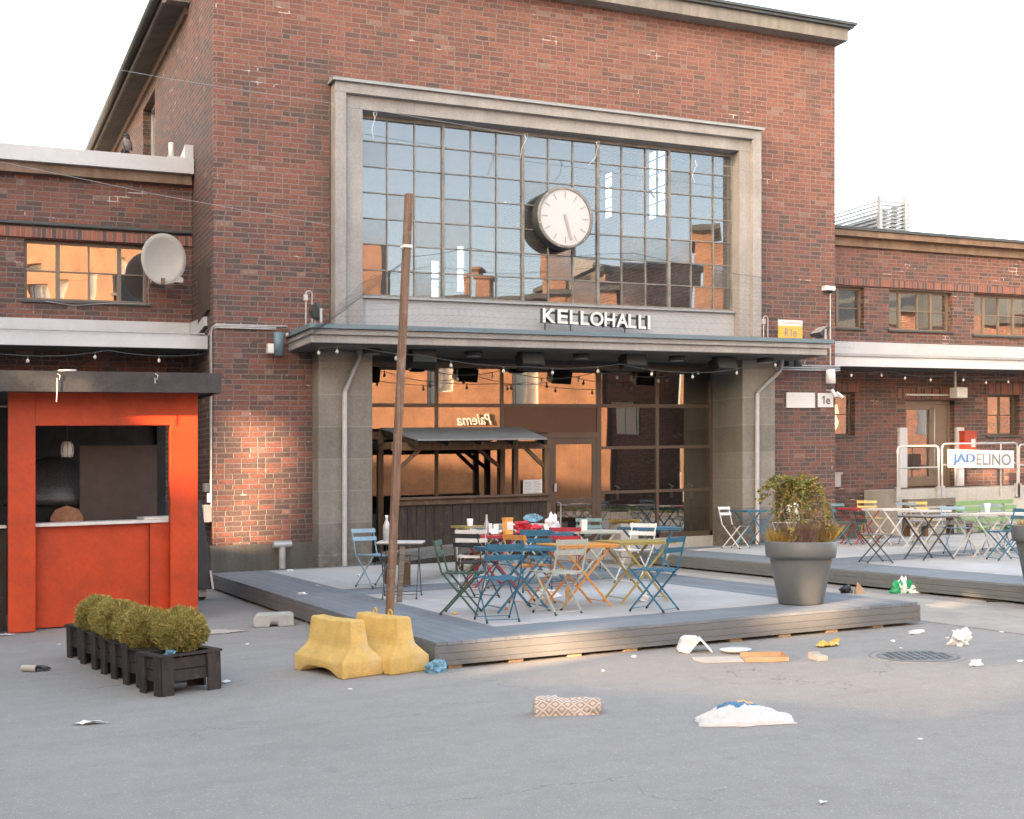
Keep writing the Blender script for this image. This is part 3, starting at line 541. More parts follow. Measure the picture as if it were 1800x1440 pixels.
MB().path([(xm - .03, Yd + .02, 1.6), (xm - .03, Yd - .08, 1.6), (xm - .03, Yd - .08, 3.2), (xm - .03, Yd + .02, 3.2)], .016).build('door_handle', M['galv'], dd)
for x_ in (22.98, 21.14): MB().box(x_, x_ + .25, 23.08, 23.149, 1.24, 2.7).build('door_jamb_guard', M['white_metal'], rw)
b = MB(); b.box(17.7, 21.1, 23.09, 23.149, -.1, .5); b.build('plinth', M['plinth'], rw)
ld = MB(); ld.box(20.0, 34, 21.9, 23.05, -.1, 1.22); tag(ld.build('loading_landing', M['pale_concrete'], bevel=.02), 'raised concrete landing in front of the glass door of the right wing', 'landing')
# ============================================================ terrace decks
DH = .245
def deck(x0, x1, y0, y1, panels, label):
    cx, cy = (x0 + x1) / 2, (y0 + y1) / 2; r = empty('terrace_deck', cx, cy, 0, 0, label, 'deck')
    t = MB(); holes2 = []
    xs = sorted({x0, x1, *[v for p in panels for v in p[:2]]}); 
    # frame boards: running across at both ends, lengthwise between
    a, b_ = panels[0][0], panels[0][1]; ys = [y0] + sorted([v for p in panels for v in p[2:]]) + [y1]
    t.box(x0 - .0, a, y0, y1, DH - .03, DH, 0).build('frame_board', M['deck_x'], r)
    if b_ < x1: MB().box(b_, x1, y0, y1, DH - .03, DH, 0).build('frame_board', M['deck_x'], r)
    for i in range(0, len(ys), 2): MB().box(a + .002, b_ - .002, ys[i], ys[i + 1], DH - .03, DH - .001).build('cross_board', M['deck_y'], r)
    for p in panels:
        MB().box(p[0] + .003, p[1] - .003, p[2] + .003, p[3] - .003, DH - .03, DH + .004).build('pale_panel', M['panel'], r)
    f = MB(); 
    for k in range(3):
        z1 = DH - .032 - k * .068; z0 = z1 - .065
        if z0 < .035: z0 = .035
        f.box(x0 + .02 * 0, x1, y0 - .022, y0 - .002, z0, z1); f.box(x0 - .022, x0 - .002, y0 - .022, y1, z0, z1); f.box(x1 + .002, x1 + .022, y0 - .022, y1, z0, z1)
    f.build('fascia_board', M['fascia'], r)
    s_ = MB()
    x = x0 + .12
    while x < x1 - .1:
        MB().box(x, x + .14, y0 + .01, y0 + .13, 0, .06).build('support_block', M['block_wood'], r); x += .62
    s_.box(x0 + .3, x1 - .3, y0 + .5, y1, 0, DH - .04).build('substructure', M['dark_wood'], r)
    return r
deck(4.1, 9.8, 10.42, 20.75, [(5.03, 8.88, 11.23, 15.30), (5.03, 8.88, 16.33, 20.44)], 'grey composite terrace deck with two pale panels in front of the entrance')
deck(12.2, 22.5, 8.0, 20.75, [(13.14, 21.6, 9.0, 15.28), (13.14, 21.6, 16.4, 20.2)], 'second grey terrace deck at the right edge beyond the gap in the paving')

# ============================================================ folding chairs and tables
def chair_proto(colr, feet='rubber', seat_m=None, lab=None):
    t = empty('folding_chair', 0, 0)
    fr = M[colr]; sm = M[seat_m or colr]
    s_ = MB()
    for k in range(6):
        y = -.19 + k * .072; n = 8
        for i in range(n):
            x0, x1 = -.195 + .39 * i / n, -.195 + .39 * (i + 1) / n; f_ = lambda x: .455 - .014 * (1 - (x / .195) ** 2) + (.006 if k in (0, 5) else 0)
            s_.add([(x0, y, f_(x0)), (x1, y, f_(x1)), (x1, y + .058, f_(x1)), (x0, y + .058, f_(x0)), (x0, y, f_(x0) - .008), (x1, y, f_(x1) - .008), (x1, y + .058, f_(x1) - .008), (x0, y + .058, f_(x0) - .008)],
                   [(0, 1, 2, 3), (7, 6, 5, 4), (0, 4, 5, 1), (3, 2, 6, 7)] + ([(0, 3, 7, 4)] if i == 0 else []) + ([(1, 5, 6, 2)] if i == n - 1 else []), 0)
    s_.build('seat', sm, t, local=True)
    for z, y in ((.775, -.275), (.665, -.245)):
        n = 6; bk = MB()
        for i in range(n):
            x0, x1 = -.21 + .42 * i / n, -.21 + .42 * (i + 1) / n; g_ = lambda x: y + .012 * (x / .21) ** 2
            bk.bar((x0, g_(x0), z), (x1, g_(x1), z), .009, .055, up=(0, -.25, 1))
        bk.build('backrest_slat', fr, t, local=True)
    for sx in (-1, 1):
        a = MB(); x = sx * .188
        a.bar((x, -.285, .81), (x, -.195, .46), .02, .009, up=(1, 0, 0)); a.bar((x, -.195, .465), (x, .19, .012), .02, .009, up=(1, 0, 0)); a.tube((x, .175, .03), (x, .195, 0), .012, 8, 1); a.build('leg', [fr, M[feet]], t, local=True)
        a = MB(); x = sx * .172; a.bar((x, .185, .445), (x, -.21, .012), .02, .009, up=(1, 0, 0)); a.tube((x, -.195, .03), (x, -.212, 0), .012, 8, 1); a.build('leg', [fr, M[feet]], t, local=True)
    for h_, y_, z_ in ((.188, .175, .03), (.172, -.195, .03), (.18, -.19, .435), (.18, .18, .435)): MB().tube((-h_, y_, z_), (h_, y_, z_), .005, 6).build('stretcher', fr, t, local=True)
    return t
def table_proto(colr, w_=.77, d_=.57, top=None, legs=None):
    t = empty('folding_table', 0, 0); tm = M[top or colr]; lm = M[legs or colr]
    a = MB(); a.box(-w_ / 2, w_ / 2, -d_ / 2, d_ / 2, .69, .71); a.build('tabletop', tm, t, local=True, bevel=.006)
    a = MB(); 
    for y in (-1, 1): a.box(-w_ / 2 + .01, w_ / 2 - .01, y * (d_ / 2 - .01) - .006, y * (d_ / 2 - .01) + .006, .672, .689)
    for x in (-1, 1): a.box(x * (w_ / 2 - .012) - .006, x * (w_ / 2 - .012) + .006, -d_ / 2 + .02, d_ / 2 - .02, .672, .689)
    a.build('rim', lm, t, local=True)
    L_ = .30 if w_ > .6 else .25
    for sy in (-1, 1):
        for sx in (-1, 1):
            a = MB(); y = sy * (d_ / 2 - (.05 if sx > 0 else .075)); a.bar((sx * -L_, y, .672), (sx * L_, y, .012), .024, .011, up=(0, 1, 0)); a.tube((sx * L_, y, .02), (sx * (L_ + .008), y, 0), .013, 8); a.build('leg', lm, t, local=True)
    for sx, o_ in ((-1, .075), (1, .05)):
        y = d_ / 2 - o_; x = sx * L_ * .86; MB().bar((x, -y, .058), (x, y, .058), .02, .008, up=(0, 0, 1)).build('stretcher', lm, t, local=True); x = -sx * L_ * .55; MB().bar((x, -y, .52), (x, y, .52), .014, .008).build('stretcher', lm, t, local=True)
    return t
_first = {}
def place(kind, key, mk, x, y, rz, label, group):
    k = (kind, key)
    if k not in _first: o = _first[k] = mk()
    else: o = copy_tree(_first[k])
    o.location = (x, y, DH + .006 + K * x); o.rotation_euler = (0, 0, rz); tag(o, label, kind, group); return o
def ch(px, py, a, b_, colr, label, seat=None, xy=None):
    x, y = xy or G(px, py, DH); return place('chair', (colr, seat), lambda: chair_proto(colr, seat_m=seat), x, y, head(a, b_), 'folding metal slat chair, ' + label, 'folding chairs on the two terraces')
def tb(x, y, colr, label, rz=0., w_=.77, top=None, legs=None):
    return place('table', (colr, w_, top, legs), lambda: table_proto(colr, w_, top=top, legs=legs), x, y, rz, 'small folding metal table, ' + label, 'folding tables on the two terraces')
ch(0, 0, .7, -.7, 'pale_blue', 'pale blue, alone left of the timber pole', xy=(5.5, 16.3))
ch(0, 0, 1, -.12, 'green', 'dark green, seen side-on, leftmost of the front row', xy=(5.2, 12.45))
ch(0, 0, -.3, .95, 'blue', 'deep blue, nearest the front edge with its back to us', xy=(5.25, 11.62))
ch(0, 0, -.55, .83, 'sage', 'pale sage, at the orange table, back to us', xy=(6.08, 11.87))
ch(0, 0, -.8, .55, 'blue', 'deep blue, rightmost of the front row at the olive table', xy=(7.02, 11.42))
ch(0, 0, .55, .83, 'black_p', 'black, behind the dark green chair', xy=(6.02, 13.9))
ch(0, 0, .05, 1, 'white_p', 'white, directly behind the black chair', xy=(6.42, 15.0))
ch(0, 0, .75, .6, 'orange_p', 'orange, turned sideways behind the blue table', xy=(6.3, 12.95))
ch(0, 0, .05, 1, 'blue', 'deep blue, back to us beside the red chair', xy=(7.0, 14.25))
ch(0, 0, 0, 1, 'red', 'red, back to us behind the sage chair', xy=(7.55, 14.55))
ch(0, 0, -.6, -.8, 'white_p', 'white, turned towards us left of the blue table by the glass', xy=(8.62, 14.55))
ch(0, 0, .1, -1, 'teal', 'grey-teal, behind the pale table near the door', xy=(9.25, 16.9))
TX = 'grey_wood'
tb(5.28, 14.62, 'light_grey', 'narrow, pale top on dark legs beside the timber pole', head(0, 1) + R(90), .57, legs='charcoal')
tb(5.80, 12.35, 'blue', 'deep blue, left end of the front row'); tb(6.58, 12.35, 'orange_p', 'orange, middle of the front row'); tb(7.36, 12.38, 'olive', 'olive green, right end of the front row')
tb(6.72, 15.15, 'red', 'red, left end of the second row'); tb(7.50, 15.18, 'blue', 'blue, middle of the second row behind the red chair'); tb(8.28, 15.2, 'sage', 'pale sage, right end of the second row')
tb(7.9, 18.2, 'olive', 'yellow-olive, in front of the wooden bar'); tb(8.68, 18.2, 'sage', 'pale, behind the red bag in front of the bar', top='light_grey'); tb(7.85, 17.25, 'pale_blue', 'grey-blue, just in front of the olive table by the bar', top='slate')
tb(9.36, 15.35, 'blue', 'blue, at the far right edge of the near terrace', top='blue')
# second terrace
ch(1294, 965, .7, -.6, 'white_p', 'white back and rusty seat, at the grey pillar', seat='rust'); ch(1378, 958, -.5, -.8, 'offwhite', 'white, seen behind the little weeping tree'); ch(1492, 958, .6, -.75, 'teal', 'blue-grey back and dark green seat, left of the red table', seat='teal')
ch(1540, 990, 1, .1, 'charcoal', 'dark grey, side-on at the front of the far terrace', seat='grey'); ch(1530, 948, 0, -1, 'yellow_p', 'pale yellow, behind the white table'); ch(1602, 957, .1, -1, 'slate', 'slate blue, behind the first white table')
ch(1628, 955, .3, -1, 'yellow_p', 'mustard yellow, in front of the timber bench'); ch(1684, 975, 0, -1, 'pale_blue', 'light blue, behind the long grey table row'); ch(1752, 968, 0, -1, 'slate', 'dark slate, behind the white cup')
ch(1765, 985, -.9, -.1, 'blue', 'blue, side-on just left of the right edge pot'); ch(1789, 968, -.9, .1, 'blue', 'blue, behind the other blue chair at the right edge'); ch(1385, 950, .4, -.9, 'white_p', 'white, right of the tree stem', xy=G(1402, 952, DH))
def TG(px, py): return G(px, py, DH)
for px, py, c_, l_, kw in ((1326, 960, 'blue', 'blue, beside the grey pillar on the far terrace', {}), (1512, 957, 'red', 'red, on the far terrace', {}), (1560, 960, 'white_p', 'white, right of the red table', {}), (1625, 966, 'white_p', 'white, in the middle of the far terrace', {}), (1632, 984, 'charcoal', 'dark grey top, nearest on the far terrace', dict(top='grey')), (1718, 980, 'light_grey', 'pale grey, carrying the white cup', {}), (1772, 978, 'white_p', 'white, half behind the pot at the right edge', {})):
    x, y = TG(px, py); tb(x, y, c_, l_, **kw)
# ============================================================ long timber bench table
bt = empty('timber_bench', 6.75, 17.1, DH, 0, 'long low weathered timber bench running back beside the wooden bar', 'bench')
a, b_ = Vector((5.75, 16.2, 0)), Vector((7.75, 18.25, 0)); dd_ = (b_ - a).normalized(); s_ = Vector((-dd_.y, dd_.x, 0))
org = Vector((6.75, 17.1, 0)); t = MB()
for k in (-1, 0, 1): t.bar(a - org + s_ * .13 * k + Vector((0, 0, .44)), b_ - org + s_ * .13 * k + Vector((0, 0, .44)), .12, .04)
t.build('seat', M['grey_wood'], bt, local=True)
t = MB(); t.bar(a - org + dd_ * .05 - s_ * .17 + Vector((0, 0, .38)), b_ - org - s_ * .17 + Vector((0, 0, .38)), .03, .09); t.bar(a - org + dd_ * .05 + s_ * .17 + Vector((0, 0, .38)), b_ - org + s_ * .17 + Vector((0, 0, .38)), .03, .09); t.bar(a - org + dd_ * .05 - s_ * .19 + Vector((0, 0, .37)), a - org + dd_ * .05 + s_ * .19 + Vector((0, 0, .37)), .03, .12); t.build('apron', M['grey_wood'], bt, local=True)
for q in (a + dd_ * .1, b_ - dd_ * .1):
    for k in (-1, 1): t = MB(); c_ = q - org + s_ * .13 * k; t.box(c_.x - .05, c_.x + .05, c_.y - .05, c_.y + .05, 0, .42); t.build('leg', M['post_wood'], bt, local=True)
# ============================================================ wooden bar in front of the glazing
BX0, BX1, BY = W(700, 900, 20.2)[0], W(962, 900, 20.2)[0], 20.2
br = empty('wooden_bar', (BX0 + BX1) / 2, BY, DH, 0, 'dark timber bar stall with a sloping grey roof against the shop glazing', 'bar stall')
z_c0 = W(800, 882, BY)[1]; z_top = W(700, 778, BY)[1]
t = MB(); n = 17
for i in range(n): x0 = BX0 + (BX1 - BX0) * i / n; x1 = BX0 + (BX1 - BX0) * (i + 1) / n; t.box(x0 + .004, x1 - .004, BY + .0 + .004 * (i % 2), BY + .03, DH, z_c0)
t.box(BX0, BX1, BY + .031, BY + .05, DH, z_c0); t.build('plank_front', M['dark_wood'], br)
t = MB(); t.box(BX0 - .03, BX1 + .02, BY - .12, BY + .25, z_c0 + .06, z_c0 + .10); t.box(BX0 - .01, BX1 + .02, BY - .05, BY - .01, z_c0 - .04, z_c0 + .058); t.build('counter', M['wood_rail'], br, bevel=.005)
BY2 = 21.55
for x, y, zt_ in ((BX0, BY, z_top), (BX1, BY, z_top), (W(668, 900, BY2)[0], BY2, z_top + .25), (BX1 - .02, BY2, z_top + .25), (W(882, 900, BY2)[0], BY2, z_top + .1)):
    MB().box(x - .05, x + .05, y - .05 + (.06 if y == BY else 0), y + .05 + (.06 if y == BY else 0), DH, zt_).build('post', M['post_wood'], br)
t = MB(); t.box(BX0 - .12, BX1 + .1, BY + .0, BY + .05, z_top - .14, z_top); t.box(BX0 - .4, BX1, BY2 - .03, BY2 + .02, z_top + .1, z_top + .24); t.box(BX0 - .03, BX0 + .03, BY + .06, BY2, z_top - .1, z_top + .02); t.box(BX1 - .03, BX1 + .03, BY + .06, BY2, z_top - .1, z_top + .02); t.build('beam', M['post_wood'], br)
for x0_, dx, y in ((BX0 + .02, .42, BY + .06), (BX1 - .02, -.42, BY + .06), (W(882, 900, BY2)[0], -.5, BY2)):
    MB().bar((x0_, y, z_top - .48), (x0_ + dx, y, z_top - .1), .05, .07).build('brace', M['post_wood'], br)
RF = [V(667, 752, 21.7), V(905, 752, 21.7), (BX1 + .12, 19.75, W(962, 770, 19.75)[1]), (W(757, 772, 19.75)[0] - .0, 19.75, W(757, 772, 19.75)[1])]
RF[3] = (W(735, 771, 19.75)[0], 19.75, RF[2][2]); RF[0] = (RF[0][0], 21.7, RF[0][2]); RF[1] = (RF[1][0] + .15, 21.7, RF[0][2]); RF[2] = (W(962, 770, 19.75)[0], 19.75, RF[2][2])
t = MB(); t.add([*RF, *[(x, y, z - .03) for x, y, z in RF]], [(0, 1, 2, 3), (7, 6, 5, 4), (0, 4, 5, 1), (1, 5, 6, 2), (2, 6, 7, 3), (3, 7, 4, 0)]); t.build('roof', plain('roofing_sheet', (.18, .19, .20), .6, var=.08, scale=2, coords='pos'), br)
t = MB()
for i in range(5):
    f_ = i / 4; a = [RF[0][k] * (1 - f_) + RF[1][k] * f_ for k in range(3)]; b_ = [RF[3][k] * (1 - f_) + RF[2][k] * f_ for k in range(3)]
    t.bar((a[0] * .97 + b_[0] * .03, a[1] - .05, a[2] - .08), (b_[0] * .97 + a[0] * .03, b_[1] + .08, b_[2] - .08), .05, .08)
t.build('rafter', M['dark_wood'], br)
t = MB(); t.box(W(655, 900, 21.2)[0] - .02, BX0 - .06, 21.2, 21.24, DH, 1.12); t.build('side_board', M['dark_wood'], br)
# ============================================================ the other side of the square (behind the camera; seen only in the glass) and the added sun-blocking walls
def seg_building(name, ax, ay, bx, by, h, wallm, label, win=True, dep=8., wz=((3.6, 5.6), (7.2, 9.2)), step=4.2, gable=0.):
    a, b_ = Vector((ax, ay, 0)), Vector((bx, by, 0)); d = (b_ - a); L_ = d.length; ang = math.atan2(d.y, d.x)
    r = empty(name, ax, ay, 0, ang, label, 'building'); hs = []
    x = 1.6
    while win and x + 1.5 < L_: hs += [(x, x + 1.4, z0, z1) for z0, z1 in wz]; x += step
    m = MB(); holes(m, 'x', 0, L_, -1, h, -.4, 0, hs); m.build('wall', wallm, r, local=True)
    m = MB(); m.box(0, L_, -dep, -.41, -1, h - .1); m.build('core', M['dark_room'], r, local=True)
    m = MB(); m.box(-.3, L_ + .3, -dep - .3, .3, h, h + .25)
    if gable: m.prism([(-dep, h + .25), (.2, h + .25), (-dep / 2, h + gable)], 'x', 0, L_)
    m.build('roof', M['dark_metal'], r, local=True)
    f = MB()
    for x0, x1, z0, z1 in hs:
        f.box(x0, x1, -.3, -.22, z0, z0 + .08); f.box(x0, x1, -.3, -.22, z1 - .08, z1); f.box(x0, x0 + .08, -.3, -.22, z0, z1); f.box(x1 - .08, x1, -.3, -.22, z0, z1); f.box((x0 + x1) / 2 - .03, (x0 + x1) / 2 + .03, -.3, -.22, z0, z1)
        f.box(x0 + .1, x1 - .1, -.36, -.34, z0, z1)
    if hs: f.build('window', M['offwhite'], r, local=True)
    return r
M['brick_sun'] = plain('ochre_brick', (.27, .15, .095), .85, var=.22, scale=.9, bump=.4, bd=.02, coords='pos')
def OW(x): return x, -35 + .75 * x                 # the front line of the buildings across the square
seg_building('opposite_building', *OW(-6), *OW(11), 18.5, M['brick_sun'], 'tall ochre brick block across the square, seen only as a reflection', gable=1.5, wz=((5.9, 8.4), (11.5, 14.5)))
seg_building('opposite_building', *OW(11.2), *OW(31.2), 11.4, M['brick_sun'], 'long ochre brick block across the square, seen only as a reflection', gable=.7, wz=((6.2, 8.7),), step=4.6)
seg_building('opposite_building', 31.2, -13.5, 36.6, -13.0, 12.6, M['brick_wing'], 'darker brick gable next to the ochre block, seen only as a reflection', step=2.4, gable=1.2)
seg_building('opposite_building', *OW(34.3), *OW(35.3), 13.6, M['brick_sun'], 'slim ochre stair tower beside the dark gable, seen only as a reflection', win=False, dep=3)
seg_building('opposite_building', *OW(35.4), *OW(56), 9.4, M['brick_wing'], 'low dark brick block furthest right across the square', gable=3., step=5.2)
pl_ = empty('shop_lettering', 0, 0, 0, 0, 'white script lettering Palema on the ochre block, read backwards in the glass', 'sign'); qx, qy = OW(25.45); pl_.location = (qx, qy, 4.5 + K * qx); pl_.rotation_euler = (0, 0, math.atan2(.75, 1) + math.pi)
f = text('Palema', 1., .02, .012, shear=.35); fit(f, -.95, .95, 0, .6, -.06); f.build('lettering', M['sign_white'], pl_, local=True)
for i, (x, z, w_) in enumerate(((20.9, 14.6, 1.7), (25.5, 12.9, .7), (29.0, 15.0, 1.1), (41, 12.5, 1.0))):
    y = -35 + .75 * x - .6; c = MB(); c.box(-w_ / 2, w_ / 2, -.6, .5, 9, z); c.box(-w_ / 2 - .15, w_ / 2 + .15, -.7, .6, z, z + .15); o = c.build('chimney', M['brick_sun'], None, org=(0, 0, 0), shear=False); o.location = (x, y, 0); o.rotation_euler = (0, 0, math.atan2(.75, 1)); tag(o, ['broad ochre chimney over the near end of the roofs across the square', 'slim chimney at the middle of the ochre roofs across the square', 'tall ochre chimney at the far end of the long block', 'ochre chimney on the low dark block across the square'][i], 'chimney')
g = MB(); g.quad((12, -14, .01), (30, -14, .01), (44, -4, .01), (30, -6, .01)); tag(g.build('lawn', leafmat('lawn_green', (.03, .07, .015), (.05, .12, .02))), kind='structure')
# added unseen wall on the left that keeps the low sun off the square except through its gaps
PATCH = []
def patch(pts3, grow=0.):
    q = []
    for T in pts3:
        T = Vector((T[0], T[1], T[2] + K * T[0])); t = (T.x + 20) / dv.x; p = T - dv * t; q.append((p.y, p.z))
    ys = [a for a, _ in q]; zs = [b for _, b in q]; PATCH.append((min(ys) - grow, max(ys) + grow, min(zs) - grow, max(zs) + grow))
def blob(rows, Y_, dy):
    for py, xa, xb in rows: patch([V(xa, py, Y_), V(xb, py + dy, Y_)], .02)
blob(((735, 440, 468), (757, 426, 484), (779, 414, 492), (801, 404, 496), (823, 396, 494), (845, 390, 490), (867, 384, 484), (889, 380, 476), (911, 382, 466), (933, 386, 456)), YF, 24)
blob(((696, 268, 347), (716, 262, 347), (736, 300, 347), (756, 312, 347), (776, 318, 347), (796, 316, 347), (816, 316, 345), (836, 322, 340)), 15.87, 22)
patch([V(925, 1118, 10.42), V(1036, 1160, 10.42)], .06)
patch([V(1396, 1030, 10.42), V(1430, 1090, 10.42)], .07)
patch([V(1700, 806, 23.1), V(1800, 852, 23.1)]); patch([V(1730, 664, 23.1), V(1800, 688, 23.1)])
A_, B_ = Vector((*G(1030, 1166), 0)), Vector((*G(1800, 1216), 0))
for k in range(14):
    p = A_.lerp(B_, (k + .5) / 14); t = (p.x + 20) / dv.x; q = Vector((p.x, p.y, K * p.x)) - dv * t; h = abs((A_.y - (A_.x + 20) * dv.y / dv.x) - (B_.y - (B_.x + 20) * dv.y / dv.x)) / 28
    PATCH.append((q.y - h, q.y + h, q.z - .026, q.z + .026))
bl = MB(); holes(bl, 'y', -15, 36, -1, 21, -20.05, -20, PATCH); o = bl.build('sun_blocker', M['brick_wing'], shear=False); tag(o, 'added unseen wall beside the square with gaps cut to let low sun through', 'building')
bl = MB(); bl.box(-20.3, -20, -60, -15.01, -1, 9.7); tag(bl.build('sun_blocker', M['brick_wing'], shear=False), 'added unseen low wall that shades the foot of the buildings opposite', 'building')  # added low wall, its shadow darkens the foot of the reflected fronts

# ============================================================ things fixed to the hall
# wall clock
cx, cz = W(994.5, 382, 20.95); ck = empty('wall_clock', cx, 20.95, cz, 0, 'big round clock, white face and grey rim, in front of the steel window', 'clock')
Rk = .595
MB().lathe([(.001, .30), (Rk - .03, .30), (Rk, .28), (Rk, 0.02), (Rk - .01, 0), (Rk - .055, 0), (Rk - .055, .03)], n=64, axis='y').build('case', M['charcoal'], ck, local=True)
MB().lathe([(.001, .022), (Rk - .056, .022)], n=64, axis='y').build('face', M['clock_face'], ck, local=True)
MB().lathe([(Rk - .055, 0), (Rk - .001, -.004), (Rk + .001, .02)], n=64, axis='y').build('rim', M['steel'], ck, local=True)
m = MB()
for k in range(12): a = k * math.pi / 6; m.bar((math.sin(a) * .375, .016, math.cos(a) * .375), (math.sin(a) * .50, .016, math.cos(a) * .50), .022, .004, up=(0, 1, 0))
m.build('hour_mark', M['clock_mark'], ck, local=True)
for (a, l0, l1, w_, nm) in ((R(163.5), -.06, .45, .05, 'minute_hand'), (R(165), -.06, .30, .052, 'hour_hand')):
    MB().bar((math.sin(a) * l0, .006 if nm[0] == 'm' else .012, math.cos(a) * l0), (math.sin(a) * l1, .006 if nm[0] == 'm' else .012, math.cos(a) * l1), w_, .004, up=(0, 1, 0)).build(nm, M['clock_mark'], ck, local=True)
m = MB()
for k in range(6): a = R(15 + 60 * k); m.lathe([(.012, 0), (.001, -.008)], (math.sin(a) * (Rk - .025), -.004, math.cos(a) * (Rk - .025)), 8, axis='y')
m.build('rim_screw', M['offwhite'], ck, local=True)
m = MB(); m.box(-.35, -.3, .3, .42, -.4, .4).box(.3, .35, .3, .42, -.4, .4); m.build('bracket', M['steel'], ck, local=True)
# letters
x0, z1 = W(954, 543, 20.8); x1, _ = W(1142, 549, 20.8); z0 = W(954, 567, 20.8)[1]
sg = empty('hall_sign', x0, 20.8, z0, 0, 'deep white letters KELLOHALLI standing on the canopy roof', 'sign')
adv = [.0, .135, .248, .350, .440, .575, .690, .805, .905, .995]; wd = [.118, .095, .080, .080, .125, .100, .114, .078, .074, .026]
L_ = x1 - x0; Hh = z1 - z0 + .015
for i, c_ in enumerate('KELLOHALLI'):
    f = text(c_, 1., .055, .022); xs = [p[0] for p in f.v]
    a = adv[i] * L_ * .985; fit(f, a, a + wd[i] * L_, 0, Hh, 0); 
    o = MB(); side = MB()
    f.v = [(x, y + .05, z) for x, y, z in f.v]
    for fi, face in enumerate(f.f):
        ys = [f.v[k][1] for k in face]
        front = max(ys) - min(ys) < 1e-5 and ys[0] < .03
        f.m[fi] = 0 if front else 1
    f.build('letter', [M['sign_white'], M['charcoal']], sg, local=True)
m = MB()
for fx in (.03, .26, .77): m.box(fx * L_, fx * L_ + .02, .05, .07, -.28, 0); 
m.box(0, L_, .1, .115, .02, .06).box(0, L_, .1, .115, Hh - .08, Hh - .04); m.build('support', M['charcoal'], sg, local=True)
# speakers on the canopy soffit, ceiling lamps
sp_px = [(742, 628), (932, 632), (1113, 634), (1272, 640)]
for i, (px, py) in enumerate(sp_px):
    x, z = W(px, py, 20.35); s_ = empty('canopy_speaker', x, 20.35, z, 0, 'black box speaker tilted under the canopy, ' + ['leftmost, by the timber pole', 'second from the left, above the bar roof', 'third from the left, right of the door', 'rightmost, against the right grey pillar'][i], 'speaker', 'speakers under the canopy')
    MB().prism([(-.16, -.10), (.12, -.20), (.2, .06), (-.10, .13)], 'x', -.23, .23).build('case', M['black'], s_, local=True, bevel=.01)
    MB().add([(-.21, -.166, -.09), (.21, -.166, -.09), (.21, -.107, .118), (-.21, -.107, .118)], [(0, 1, 2, 3)]).build('grille', M['charcoal'], s_, local=True)
    m = MB(); m.box(-.25, -.235, -.03, .03, -.05, 4.02 + 0 - z).box(.235, .25, -.03, .03, -.05, 4.02 - z).box(-.25, .25, -.03, .03, 4.0 - z, 4.02 - z); m.build('bracket', M['black'], s_, local=True)
for i, px in enumerate((655, 832, 1022, 1190, 1345)):
    x, _ = W(px, 620, 20.45); o = empty('ceiling_lamp', x, 20.45, 3.93, 0, 'round dark ceiling lamp under the canopy, ' + ['above the left pillar', 'second from the left', 'in the middle of the row', 'fourth, above the last glass bay', 'above the right pillar'][i], 'lamp', 'round lamps under the canopy')
    MB().lathe([(.001, 0), (.15, 0), (.165, .02), (.165, .09), (.001, .09)], n=28).build('housing', M['dark_room'], o, local=True); MB().lathe([(.001, -.004), (.135, -.004), (.135, .001)], n=28).build('diffuser', M['grey'], o, local=True)
# downpipes
for lab, top, a, b_, bot in (('grey downpipe bending down the left pillar', (631, 612), (631, 630), (606, 690), (606, 992)), ('grey downpipe bending down the right pillar', (1374, 630), (1372, 650), (1331, 692), (1331, 960))):
    Y_ = 20.72; ps = [V(*q, Y_) for q in (top, a, b_, bot)]; zb = DH
    ps[0] = (ps[0][0], Y_, 4.03); x = ps[2][0]
    r_ = empty('downpipe', x, Y_, 0, 0, lab, 'drainpipe', 'downpipes on the pillars')
    MB().tube(ps[0], ps[1], .045, 12).path([ps[1], (ps[1][0] * .9 + ps[2][0] * .1, Y_, ps[1][2] - .06), (ps[2][0] * .9 + ps[1][0] * .1, Y_, ps[2][2] + .07), (x, Y_, ps[2][2])], .043, 12).build('bend', M['grey_metal'], r_)
    MB().tube((x, Y_, ps[2][2] + .01), (x, Y_, DH), .045, 14).build('pipe', M['pipe'], r_); MB().lathe([(.052, 0), (.052, .03)], (x, Y_, 1.5), 14).build('clamp', M['pipe'], r_)
# floodlights
def flood(px, py, Y_, tilt, lab, fl=1):
    x, z = W(px, py, Y_); o = empty('floodlight', x, Y_, z, 0, lab, 'floodlight'); m = MB(); Rm = Matrix.Rotation(tilt, 4, 'Y')
    q = MB().box(-.14, .14, -.17, .17, -.03, .03).add([(-.14, -.17, -.03), (.14, -.17, -.03), (.14, .17, -.03), (-.14, .17, -.03), (-.06, -.09, -.13), (.06, -.09, -.13), (.06, .09, -.13), (-.06, .09, -.13)], [(0, 1, 5, 4), (1, 2, 6, 5), (2, 3, 7, 6), (3, 0, 4, 7), (4, 5, 6, 7)])
    m.join(q, Rm); m.build('housing', M['charcoal'], o, local=True)
    m = MB(); q = MB().box(-.125, .125, -.155, .155, .031, .036); m.join(q, Rm); m.build('lens', M['galv'], o, local=True)
    MB().box(-.02, .02, -.19, -.175, -.24, .02).box(-.02, .02, .175, .19, -.24, .02).box(-.02, .02, -.19, .19, -.25, -.24).build('bracket', M['galv'], o, local=True)
flood(559, 547, 20.2, R(65), 'black floodlight on the left end of the canopy roof'); flood(1441, 582, 20.4, R(-35), 'thin floodlight tilted up at the right end of the canopy roof')
